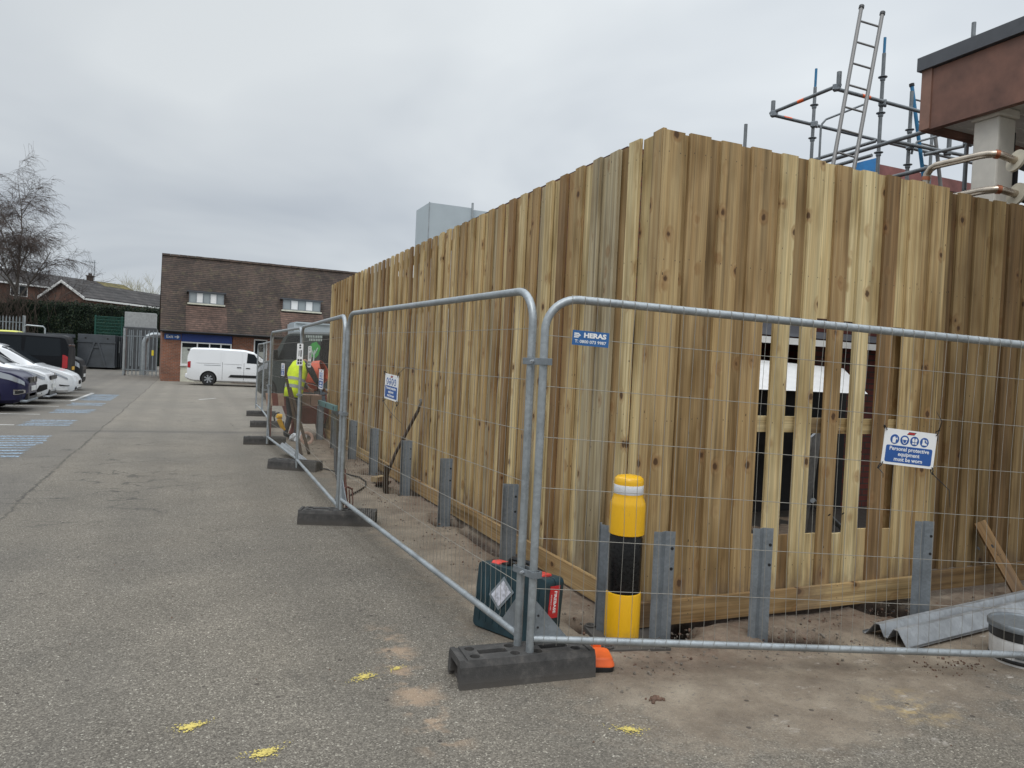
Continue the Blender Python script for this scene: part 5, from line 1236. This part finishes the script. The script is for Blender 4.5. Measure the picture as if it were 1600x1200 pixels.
for y in (-.34, .34):
    b = MB(); b.lathe([(.05, -.03), (.15, -.03), (.15, .03), (.05, .03)], 18, Matrix.Translation((.55, y, .15)) @ Matrix.Rotation(math.pi/2, 4, 'X')); b.build('wheel', TYRE, mxr)
PINK = simple('pinkish block', (.40, .27, .21), .85, 0, .2, 12.); REDT = simple('dull red steel', (.17, .045, .035), .65, 0, .25, 5.)
wb = thing('mortar_trough', 'dull red mortar trough on legs below the mixer', 'trough', (2.20, 15.35, 0), .1)
b = MB(); b.add([(-.3, -.28, .28), (.3, -.28, .28), (.3, .28, .28), (-.3, .28, .28), (-.42, -.36, .62), (.42, -.36, .62), (.42, .36, .62), (-.42, .36, .62)], [(3, 2, 1, 0), (0, 1, 5, 4), (1, 2, 6, 5), (2, 3, 7, 6), (3, 0, 4, 7), (4, 5, 6, 7)]); b.build('tray', REDT, wb, bevel=.01)
for x in (-.25, .25):
    for y in (-.22, .22):
        b = MB(); b.tube([(x, y, .3), (x*1.3, y*1.3, 0)], .02, 6); b.build('leg', REDT, wb)
for k in range(2):
    b = MB(); b.bb(0, .215, 0, .4, 0, .22); o = b.build('block', PINK, bevel=.006); o.location = (2.02+k*.225, 15.12, .625); o.rotation_euler = (0, 0, .06*k)
    tag(o, ('pinkish building block on the red trough, nearer the worker', 'pinkish building block on the red trough, nearer the boards')[k], 'block', 'blocks on the trough')
bb_ = thing('barrier_board', 'red and pink striped barrier board standing behind the leaning planks', 'barrier board', (1.50, 15.1, 0), .05)
b = MB()
for k in range(6):
    b.add([(-.08+k*.11, 0, .62), (.03+k*.11, 0, .62), (.0+k*.11, 0, .86), (-.11+k*.11, 0, .86), (-.08+k*.11, .02, .62), (.03+k*.11, .02, .62), (.0+k*.11, .02, .86), (-.11+k*.11, .02, .86)], [(0, 1, 2, 3), (7, 6, 5, 4), (0, 4, 5, 1), (2, 6, 7, 3), (1, 5, 6, 2), (3, 7, 4, 0)], k % 2)
b.build('board', [PINK, REDT], bb_); b = MB()
for x in (.0, .42): b.bb(x-.02, x+.02, .022, .06, 0, .84); b.bb(x-.02, x+.02, -.2, .25, 0, .03)
b.build('stand', REDT, bb_)
b = MB(); plank(b, (1.72, 12.35, .02), (1.50, 13.25, 1.42), .055, .04, (1, 0, .2), .05); o = b.build('leaning_plank', WOODB); tag(o, 'long dark plank leaning left of the worker, the more upright one', 'plank')
b = MB(); plank(b, (1.86, 12.5, .02), (1.66, 13.6, 1.02), .07, .04, (1, 0, .2), .1); o = b.build('leaning_plank', WOODB); tag(o, 'shorter brown plank leaning across the first dark plank', 'plank')
yt_ = thing('power_tool', 'yellow power tool hanging low on the mesh beside the leaning planks', 'power tool', (1.44, 13.5, .30)); yt_.scale = (.75, .75, .8)
YT = simple('tool yellow', (.72, .40, .03), .45)
b = MB(); b.tube([(0, 0, .26), (.03, 0, .30), (.12, 0, .30)], [.03, .06, .05], 10); b.tube([(.05, 0, .24), (.13, .02, .08), (.2, .03, 0)], [.055, .05, .02], 10); b.build('body', YT, yt_)
b = MB(); b.tube([(-.04, 0, .2), (-.06, 0, .28), (-.02, 0, .36), (.06, 0, .38)], .016, 7); b.build('handle', BLACKP, yt_)
bgp = MB()
for _ in range(16): lump(bgp, random.gauss(0, .07), random.gauss(0, .06), random.uniform(.02, .12), .07, 0)
o = bgp.build('plastic_bag', simple('crumpled white plastic', (.6, .62, .64), .35), loc=(1.93, 14.55, 0)); tag(o, 'crumpled white plastic bag on the soil by the worker', 'bag')
b = MB()
for k in range(4): b.lathe([(.13+.012*k, -.012+.02*(k % 2)), (.155+.012*k, .0+.02*(k % 2)), (.13+.012*k, .012+.02*(k % 2)), (.11+.012*k, .0+.02*(k % 2)), (.13+.012*k, -.012+.02*(k % 2))], 22, Matrix.Translation((0, 0, .12)) @ Matrix.Diagonal((.65, .65, .65, 1)) @ Matrix.Rotation(1.2, 4, 'X'))
o = b.build('hose_coil', PINK, loc=(2.02, 13.9, 0)); tag(o, 'small pinkish coil of hose leaning near the white bag', 'hose coil')

# ------------------------------------------------------------------ vehicles
def vehicle(name, label, cat, group, sp, loc, rz):
    t = thing(name, label, cat, loc, rz, group)
    L, W, H, belt, wr = sp['L'], sp['W'], sp['H'], sp['belt'], sp['wr']; prof = np.array(sp['top']); zb0 = sp.get('zb', .2); tum = sp.get('tum', .80); box = sp.get('boxy', 0.)
    xf = np.linspace(-L/2, L/2, 161); zt_ = np.interp(xf, prof[:, 0], prof[:, 1]); k = sp.get('sm', 5); ker = np.ones(k)/k; zt_ = np.convolve(np.pad(zt_, k//2, mode='edge'), ker, 'valid')
    nf, nr = sp.get('nf', .20), sp.get('nr', .08)
    def half(x):
        a = np.clip((x-(L/2-.75))/.75, 0, 1); c = np.clip((-(L/2)+.45-x)/.45, 0, 1)
        e2 = np.clip((x-(L/2-.22))/.22, 0, 1)
        return W/2*(1-nf*a**2.6-nr*c**2.4)*(.60+.40*math.sqrt(max(0., 1-e2**2)))
    def ctrl(x):
        w = half(x); zt = float(np.interp(x, xf, zt_)); e = np.clip((abs(x)-(L/2-.35))/.35, 0, 1); zb = zb0+.10*e**2+(.05*np.clip((x-(L/2-.2))/.2, 0, 1)**2)
        zs = min(belt, zt-.025); gl = np.clip((zt-belt)/max(.05, H-belt), 0, 1); wr_ = w*(.90*(1-gl)+tum*gl)
        zt_r = zt-.025-.035*gl
        return [(0, zb), (w*.86, zb), (w*.965, zb+.07), (w, zb+.28*(zs-zb)+.05), (w, zs-.25*(zs-zb)), (w*.975, zs), (wr_+(w*.975-wr_)*.06+.0, zt_r-.02 if gl > .05 else zt-.012), (wr_*.86, zt-.005), (wr_*.5, zt+.008*gl), (0, zt+.012*gl)]
    NV = 10; vk = np.linspace(0, 1, NV)
    def Pt(x, v, s):
        c = ctrl(x); f = v*(NV-1); i = min(NV-2, int(f)); q = f-i
        return Vector((x, s*(c[i][0]+(c[i+1][0]-c[i][0])*q), c[i][1]+(c[i+1][1]-c[i][1])*q))
    def nrm(x, v, s):
        e = 1e-3; a = Pt(min(L/2, x+.01), v, s)-Pt(max(-L/2, x-.01), v, s); c_ = Pt(x, min(1, v+.01), s)-Pt(x, max(0, v-.01), s); n_ = a.cross(c_)*(-s)
        return n_.normalized() if n_.length > 1e-9 else Vector((0, 0, 1))
    xs_ = sorted(set(np.round(np.concatenate([np.linspace(-L/2, L/2, 44), L/2-np.array([.003, .01, .025, .05, .08, .12, .16, .2]), -L/2+np.array([.02, .06, .12])]), 4)))
    b = MB(); vs = []; M_ = 2*NV-2
    for x in xs_:
        ring = [Pt(x, v, 1) for v in vk]+[Pt(x, v, -1) for v in vk[-2:0:-1]]; vs += ring
    fs = [(i*M_+j, i*M_+(j+1) % M_, (i+1)*M_+(j+1) % M_, (i+1)*M_+j) for i in range(len(xs_)-1) for j in range(M_)]
    fs += [tuple(reversed(range(M_))), tuple((len(xs_)-1)*M_+j for j in range(M_))]
    b.add(vs, fs, 0, True); body = b.build('body', [sp['paint'], BLACKP], t, sharp=32)
    cut = MB()
    for x in sp['wx']:
        for s in (-1, 1): cut.lathe([(wr+.055, 0), (wr+.055, .42)], 28, Matrix.Translation((x, s*(W/2-.38)+(0 if s > 0 else 0), wr+.005)) @ Matrix.Rotation(-s*math.pi/2, 4, 'X'), 1, False)
    co = cut.build('cut', [sp['paint'], BLACKP], t); md = body.modifiers.new('b', 'BOOLEAN'); md.operation = 'DIFFERENCE'; md.object = co; md.solver = 'EXACT'; md.use_self = True
    me = bpy.data.meshes.new_from_object(body.evaluated_get(bpy.context.evaluated_depsgraph_get())); body.modifiers.clear(); body.data = me; bpy.data.objects.remove(co)
    b = MB(); b.bb(-L/2+.3, L/2-.3, -W/2+.42, W/2-.42, zb0-.03, zb0+.25); b.build('underbody', BLACKP, t)
    for x in sp['wx']:
        for s in (-1, 1):
            Mw = Matrix.Translation((x, s*(W/2-.13), wr)) @ Matrix.Rotation(-s*math.pi/2, 4, 'X')
            w_ = thing('wheel', None, None, (0, 0, 0)); w_.parent = t
            b = MB(); b.lathe([(wr*.62, .105), (wr*.66, .115), (wr*.92, .11), (wr, .07), (wr, -.09), (wr*.6, -.1)], 32, Mw, cap=False); b.build('tyre', TYRE, w_)
            b = MB(); b.lathe([(wr*.64, .112), (wr*.60, .115), (wr*.57, .07), (wr*.2, .06), (0, .06)], 32, Mw, 1, cap=False)
            ns = sp.get('spokes', 5)
            for q in range(ns):
                an = 2*math.pi*q/ns; R_ = Mw @ Matrix.Rotation(an, 4, 'Z')
                pts = [(.0, -.018*wr/.3, .100), (wr*.6, -.035*wr/.3, .106), (wr*.6, .035*wr/.3, .106), (.0, .018*wr/.3, .100), (.0, -.018, .06), (wr*.6, -.035, .06), (wr*.6, .035, .06), (.0, .018, .06)]
                b.add([R_ @ Vector(p) for p in pts], [(0, 1, 2, 3), (7, 6, 5, 4), (0, 4, 5, 1), (1, 5, 6, 2), (2, 6, 7, 3)], 0)
            b.lathe([(.055, .09), (.05, .108), (0, .11)], 14, Mw, 0); b.build('rim', [sp.get('rim', GALV), DARK], w_)
    def patch(nm, corners, mat, s, off=.006, n=10, m=5, parent=t):
        (xa, va), (xb, vb_), (xc, vc), (xd, vd) = corners; b = MB(); vs = []
        for i in range(n+1):
            for j in range(m+1):
                f, g_ = i/n, j/m; x = (xa*(1-f)+xb*f)*(1-g_)+(xd*(1-f)+xc*f)*g_; v = (va*(1-f)+vb_*f)*(1-g_)+(vd*(1-f)+vc*f)*g_
                vs.append(Pt(x, v, s)+nrm(x, v, s)*off)
        b.add(vs, [(i*(m+1)+j, (i+1)*(m+1)+j, (i+1)*(m+1)+j+1, i*(m+1)+j+1) for i in range(n) for j in range(m)], 0, True); return b.build(nm, mat, parent, sharp=180)
    def across(nm, x0, x1, v0, mat, off=.006, inset=0.):
        b = MB(); vs = []; n, m = 8, 14
        for i in range(n+1):
            for j in range(m+1):
                x = x0+(x1-x0)*i/n; q = -1+2*j/m; v = 1-abs(q)*(1-(v0)); vs.append(Pt(x, v, 1 if q >= 0 else -1)+nrm(x, v, 1 if q >= 0 else -1)*off)
        b.add(vs, [(i*(m+1)+j, (i+1)*(m+1)+j, (i+1)*(m+1)+j+1, i*(m+1)+j+1) for i in range(n) for j in range(m)], 0, True); return b.build(nm, mat, t, sharp=180)
    VS, VR = 5.12/9, 5.93/9
    for s in (-1, 1):
        for c_ in sp.get('win', ()): patch('side_window', [(c_[0], VS), (c_[1], VS), (c_[2], VR), (c_[3], VR)], GLASS, s)
        for nm, c_, mat, off in sp.get('patch', ()): patch(nm, c_, mat, s, off)
        for x0, x1 in sp.get('seams', ()): patch('door_seam', [(x0, 2.2/9), (x0+.014, 2.2/9), (x1+.014, VS if x1 == x0 else VR), (x1, VS if x1 == x0 else VR)], INK, s, .003, 1, 12)
        for x, z in sp.get('handles', ()):
            b = MB(); w = half(x); b.bb(x-.10, x+.10, s*(w-.005), s*(w+.03), z-.018, z+.018); b.build('door_handle', sp.get('hmat', BLACKP), t, bevel=.008)
        if 'mirror' in sp:
            x, z = sp['mirror']; w = half(x); b = MB(); b.box((x, s*(w+.13), z), (.11, .20, sp.get('mh', .14))); b.box((x, s*(w+.02), z-.03), (.05, .12, .04)); b.build('mirror', sp.get('mmat', BLACKP), t, bevel=.03)
    if 'ws' in sp: across('windscreen', sp['ws'][0], sp['ws'][1], 6.45/9, sp.get('wsmat', GLASS))
    if 'rw' in sp: across('rear_window', sp['rw'][0], sp['rw'][1], 6.45/9, GLASS)
    for nm, c, d, mat, bv in sp.get('boxes', ()):
        b = MB(); b.box(c, d); b.build(nm, mat, t, bevel=bv)
    return t, patch, Pt, half
def paint(name, col, rough=.22, metal=0., coat=.5): return simple(name, col, rough, metal, .02, 1., coat=coat)
P_NAVY = paint('navy car paint', (.009, .009, .050), .3, .2, .25); P_WHITE = paint('white car paint', (.74, .75, .76)); P_BLACK = simple('black van paint', (.006, .007, .009), .45, 0, .05, 1., spec=.15); P_DGREY = simple('dark grey car paint', (.014, .015, .016), .45, 0, .05, 1., spec=.15); P_VGREY = paint('slate grey van paint', (.036, .045, .043), .4, .1, .1); P_YEL = paint('yellow emergency paint', (.62, .62, .06))
LAMP = NT('headlamp glass').out((.34, .36, .39), .12, .3); TAIL = simple('red tail lamp', (.34, .008, .012), .15); CHR = simple('chrome', (.62, .63, .65), .12, 1.); PLATE = simple('white number plate', (.7, .7, .68), .4)
VLO, VSH = 3.9/9, 4.95/9
car_top = [(-2.2, .95), (-2.12, 1.25), (-1.75, 1.55), (-.6, 1.615), (.3, 1.56), (.62, 1.44), (1.22, 1.04), (1.9, .93), (2.12, .82), (2.2, .66)]
qq = dict(L=4.4, W=1.82, H=1.6, belt=.98, wr=.34, top=car_top, wx=(-1.3, 1.32), paint=P_NAVY, ws=(.42, 1.14), rw=(-2.08, -1.75), win=((-1.55, -.55, -.62, -1.35), (-.48, .82, .30, -.45)), seams=((-.5, -.5), (.85, .85)), handles=((-.75, .9), (.15, .88)), hmat=P_NAVY, mirror=(.72, 1.04), mmat=P_NAVY,
          patch=(('headlight', [(1.62, 4.2/9), (2.14, 3.9/9), (2.13, 4.55/9), (1.55, 5.0/9)], LAMP, .01), ('lower_trim', [(-2.0, 1.9/9), (2.1, 1.9/9), (2.1, 2.5/9), (-2.0, 2.5/9)], BLACKP, .006), ('fog_lamp', [(1.95, 2.75/9), (2.15, 2.75/9), (2.15, 3.3/9), (1.95, 3.3/9)], CHR, .012), ('fog_lamp_glass', [(1.98, 2.85/9), (2.12, 2.85/9), (2.12, 3.2/9), (1.98, 3.2/9)], DARK, .018), ('tail_light', [(-2.18, 4.2/9), (-1.9, 4.2/9), (-1.95, 5.0/9), (-2.18, 5.0/9)], TAIL, .008)),
          boxes=(('grille', (2.19, 0, .74), (.05, .9, .14), BLACKP, .01), ('chrome_strip', (2.212, .17, .75), (.02, .03, .13), CHR, .01), ('chrome_strip', (2.212, -.17, .75), (.02, .03, .13), CHR, .01), ('badge', (2.222, 0, .76), (.012, .12, .11), CHR, .02), ('number_plate', (2.215, 0, .54), (.02, .52, .115), PLATE, 0), ('lower_grille', (2.16, 0, .36), (.08, 1.2, .16), BLACKP, .02), ('bumper_lip', (2.13, 0, .25), (.16, 1.4, .06), GALVD, .02)))
vehicle('parked_car', 'navy blue crossover, nearest of the parked cars at the left edge', 'car', 'vehicles parked nose out in the bays', qq, (-5.62, 21.3, 0), 0)
kk = dict(qq); kk.update(paint=P_WHITE, mmat=P_WHITE, hmat=P_WHITE, top=[(-2.15, .9), (-2.1, 1.15), (-1.75, 1.42), (-.6, 1.5), (.3, 1.45), (.62, 1.36), (1.2, 1.03), (1.85, .92), (2.1, .80), (2.15, .6)], L=4.3, H=1.5, belt=.95, rim=GALVD,
          patch=(('headlight', [(1.55, 4.3/9), (2.05, 4.0/9), (2.05, 4.5/9), (1.5, 4.95/9)], LAMP, .01), ('fog_recess', [(1.85, 2.3/9), (2.1, 2.5/9), (2.1, 3.5/9), (1.95, 3.3/9)], BLACKP, .01), ('lower_trim', [(-2.0, 1.8/9), (2.0, 1.8/9), (2.0, 2.1/9), (-2.0, 2.1/9)], BLACKP, .006), ('tail_light', [(-2.12, 4.2/9), (-1.9, 4.2/9), (-1.95, 5.0/9), (-2.12, 5.0/9)], TAIL, .008)),
          boxes=(('grille', (2.145, 0, .72), (.05, 1.0, .12), BLACKP, .03), ('badge', (2.172, 0, .82), (.012, .12, .07), CHR, .02), ('number_plate', (2.17, 0, .50), (.02, .52, .115), PLATE, 0), ('lower_grille', (2.10, 0, .32), (.1, 1.1, .17), BLACKP, .02), ('bumper_lip', (2.08, 0, .22), (.16, 1.3, .05), GALV, .02)))
vehicle('parked_car', 'white hatchback with dark fog lamp recesses, between the navy car and the smooth white one', 'car', 'vehicles parked nose out in the bays', kk, (-5.52, 23.95, 0), 0)
tt_ = dict(qq); tt_.update(paint=P_WHITE, mmat=P_WHITE, hmat=P_WHITE, L=4.75, W=1.92, H=1.62, belt=.98, top=[(-2.37, .95), (-2.3, 1.1), (-1.5, 1.45), (-.4, 1.62), (.25, 1.58), (.6, 1.46), (1.35, 1.0), (1.95, .86), (2.28, .72), (2.37, .55)], ws=(.45, 1.28), rw=(-2.2, -1.5), wx=(-1.44, 1.45), nf=.26,
           patch=(('headlight', [(1.62, 4.35/9), (2.16, 3.9/9), (2.14, 4.25/9), (1.6, 4.85/9)], LAMP, .01), ('fog_slot', [(1.95, 2.9/9), (2.2, 2.9/9), (2.2, 3.05/9), (1.95, 3.1/9)], BLACKP, .01), ('tail_light', [(-2.34, 4.2/9), (-2.0, 4.3/9), (-2.05, 4.9/9), (-2.34, 4.9/9)], TAIL, .008)),
           boxes=(('lower_grille', (2.30, 0, .34), (.12, 1.2, .10), BLACKP, .03), ('number_plate', (2.365, 0, .5), (.02, .52, .115), PLATE, 0)), win=((-1.5, -.5, -.55, -1.1), (-.45, .95, .32, -.42)))
vehicle('parked_car', 'smooth white electric car without a grille, in front of the black van', 'car', 'vehicles parked nose out in the bays', tt_, (-5.42, 26.65, 0), 0)
van_top = [(-2.2, 1.4), (-2.17, 1.8), (-2.08, 1.94), (-1.0, 1.97), (.4, 1.95), (.75, 1.86), (1.42, 1.15), (1.95, 1.0), (2.15, .85), (2.2, .65)]
vv = dict(L=4.4, W=1.84, H=1.96, belt=1.16, wr=.325, top=van_top, wx=(-1.3, 1.36), paint=P_BLACK, ws=(.62, 1.36), tum=.90, nr=.03, win=((-2.0, -.95, -1.0, -1.95), (-.88, .1, .05, -.88), (.18, 1.0, .52, .18)), seams=((-.92, -.92), (.13, .13)), handles=((-.6, 1.0), (.28, 1.0)), mirror=(.95, 1.18),
          patch=(('tail_light', [(-2.19, 3.8/9), (-2.04, 3.8/9), (-2.04, 5.2/9), (-2.19, 5.2/9)], TAIL, .012), ('headlight', [(1.6, 4.2/9), (2.12, 3.9/9), (2.1, 4.6/9), (1.55, 5.0/9)], LAMP, .01)),
          boxes=(('rear_window', (-2.175, .42, 1.42), (.03, .66, .48), GLASS, .03), ('rear_window', (-2.175, -.42, 1.42), (.03, .66, .48), GLASS, .03), ('number_plate', (-2.21, -.3, .85), (.02, .52, .115), YELLOW, 0), ('rear_bumper', (-2.2, 0, .42), (.12, 1.6, .2), BLACKP, .04)))
vehicle('parked_van', 'black van with dark side windows parked tail out behind the white cars', 'van', 'vehicles parked nose out in the bays', vv, (-5.82, 29.4, 0), math.pi)
dd_ = dict(vv); dd_.update(paint=P_DGREY, hmat=P_DGREY, rim=GALVT, spokes=7, top=[(-2.2, 1.4), (-2.17, 1.8), (-2.08, 1.94), (-1.0, 1.97), (.4, 1.95), (.8, 1.84), (1.45, 1.32), (1.95, 1.2), (2.14, 1.08), (2.2, .75)], belt=1.2, mirror=(1.05, 1.3), mh=.2,
           boxes=(('grille', (2.18, 0, .82), (.05, 1.0, .16), BLACKP, .02), ('number_plate', (2.205, 0, .55), (.02, .52, .115), PLATE, 0)))
vehicle('parked_van', 'dark grey van parked nose out just beyond the black van, its wheel showing', 'van', 'vehicles parked nose out in the bays', dd_, (-5.72, 32.0, 0), 0)
amb = dict(L=6.2, W=2.1, H=2.75, belt=1.45, wr=.36, top=[(-3.1, 2.6), (-3.05, 2.74), (1.2, 2.75), (1.5, 2.6), (2.25, 1.55), (2.9, 1.25), (3.05, 1.0), (3.1, .7)], wx=(-1.9, 2.05), paint=P_YEL, ws=(1.45, 2.2), tum=.93, nr=.01, win=((1.0, 1.75, 1.35, 1.05),), mirror=(1.85, 1.6), mh=.3,
           patch=(('white_panel', [(-3.0, 2.4/9), (.9, 2.4/9), (.9, 3.6/9), (-3.0, 3.6/9)], WHITE, .006),), boxes=(('light_bar', (.9, 0, 2.79), (.3, 1.4, .1), BLUEH, .03), ('roof_pod', (-1.0, 0, 2.79), (1.2, 1., .08), BLACKP, .02)))
av = vehicle('emergency_van', 'tall yellow and white van at the far left edge behind the parked cars', 'van', None, amb, (-11.35, 50.5, .05), math.radians(176))[0]; av.scale = (.84, .84, .84)
wvt = [(-2.375, 1.3), (-2.34, 1.68), (-2.25, 1.83), (-1.2, 1.86), (.2, 1.83), (.75, 1.72), (1.45, 1.16), (2.0, 1.09), (2.27, 1.0), (2.36, .84), (2.375, .62)]
wv = dict(L=4.75, W=1.86, H=1.86, belt=1.10, wr=.335, top=wvt, wx=(-1.40, 1.52), paint=P_WHITE, ws=(.7, 1.4), tum=.90, nr=.03, spokes=7, rim=GALV, win=((.35, 1.12, .70, .38),), seams=((-.78, -.78), (.22, .22), (1.15, 1.15)), handles=((.0, .95), (.42, .93)), mirror=(1.02, 1.15), mh=.22,
          patch=(('load_panel', [(-1.95, 5.0/9), (-.86, 5.0/9), (-.86, 5.9/9), (-1.8, 5.9/9)], P_WHITE, .018), ('load_panel', [(-.70, 5.0/9), (.14, 5.0/9), (.12, 5.9/9), (-.70, 5.9/9)], P_WHITE, .018),
                 ('side_moulding', [(-.5, 2.75/9), (1.0, 2.75/9), (1.0, 3.2/9), (-.38, 3.2/9)], BLACKP, .018), ('slide_rail', [(-1.62, 4.55/9), (-.85, 4.55/9), (-.85, 4.63/9), (-1.62, 4.63/9)], GALVD, .01), ('tail_light', [(-2.36, 3.9/9), (-2.22, 3.9/9), (-2.22, 5.1/9), (-2.36, 5.1/9)], TAIL, .012), ('headlight', [(1.75, 4.2/9), (2.25, 3.9/9), (2.25, 4.5/9), (1.75, 4.9/9)], LAMP, .01)),
          boxes=(('rear_bumper', (-2.38, 0, .45), (.18, 1.7, .24), P_WHITE, .06), ('roof_spoiler', (-2.36, 0, 1.72), (.12, 1.3, .10), BLACKP, .03)))  # black bar at the rear roof edge is the spoiler
vehicle('white_van', 'small white panel van parked side on against the brick building', 'van', None, wv, (2.42, 40.5, 0), math.radians(-5))
gv_top = [(-2.75, 2.2), (-2.72, 2.42), (-2.6, 2.5), (1.0, 2.5), (1.3, 2.42), (1.95, 1.48), (2.42, 1.32), (2.65, 1.18), (2.74, .9), (2.75, .6)]
gv = dict(L=5.5, W=2.05, H=2.5, belt=1.38, wr=.36, top=gv_top, wx=(-1.55, 1.95), paint=P_VGREY, ws=(1.35, 1.9), tum=.92, nr=.01, nf=.16, rim=GALVD, win=((.55, 1.62, 1.18, .58),), seams=((.48, .48), (-.82, -.82)), handles=((.68, 1.22), (.3, 1.22)), mirror=(1.55, 1.62), mh=.40,
          patch=(('side_moulding', [(-2.6, 2.7/9), (1.2, 2.7/9), (1.2, 2.95/9), (-2.6, 2.95/9)], BLACKP, .012), ('headlight', [(2.0, 4.1/9), (2.65, 3.9/9), (2.6, 4.4/9), (2.0, 4.9/9)], LAMP, .01), ('tail_light', [(-2.74, 3.8/9), (-2.64, 3.8/9), (-2.64, 5.2/9), (-2.74, 5.2/9)], TAIL, .012), ('door_panel', [(-.85, 4.6/9), (-.36, 4.6/9), (-.36, 5.95/9), (-.85, 5.95/9)], P_BLACK, .008)))
GVR = math.radians(130)
gvt, gpatch, gPt, ghalf = vehicle('grey_van', 'slate grey works van with a green tree emblem, behind the mesh fence', 'van', None, gv, (4.70, 27.4, 0), GVR)
GREENL = simple('bright green emblem', (.05, .30, .06), .5); PALE = simple('pale van lettering', (.42, .48, .44), .5)
def on_side(x, z, s=1):
    v = (5+(z-1.38)/(2.40-1.38))/9; p = gPt(x, v, s); return p
def side_flat(nm, poly, mat, s=1, off=.02):
    b = MB(); vs = [on_side(x, z, s)+Vector((0, s*off, 0)) for x, z in poly]; b.add(vs, [tuple(range(len(vs)))]); return b.build(nm, mat, gvt)
for k, (z, w_) in enumerate(((2.27, .9), (2.16, .75))):
    for q in range(int(w_/.09)): side_flat('lettering', [(-.42+q*.075, z), (-.42+q*.075+.045, z), (-.42+q*.075+.055, z+.075), (-.42+q*.075+.012, z+.09)], PALE, 1, .02)
tree_ol = [(-.12+.24*math.cos(a)*(1+.10*math.sin(5*a)), 1.86+.27*math.sin(a)*(1+.08*math.cos(7*a))) for a in [2*math.pi*k/36 for k in range(36)]]
side_flat('tree_emblem', tree_ol, GREENL, 1, .020)
for poly in ([(-.16, 1.40), (-.08, 1.40), (-.10, 1.85), (-.14, 1.85)], [(-.13, 1.68), (-.10, 1.64), (.04, 1.88), (.01, 1.90)], [(-.14, 1.68), (-.11, 1.73), (-.25, 1.95), (-.28, 1.92)]): side_flat('emblem_trunk', poly, PALE, 1, .030)
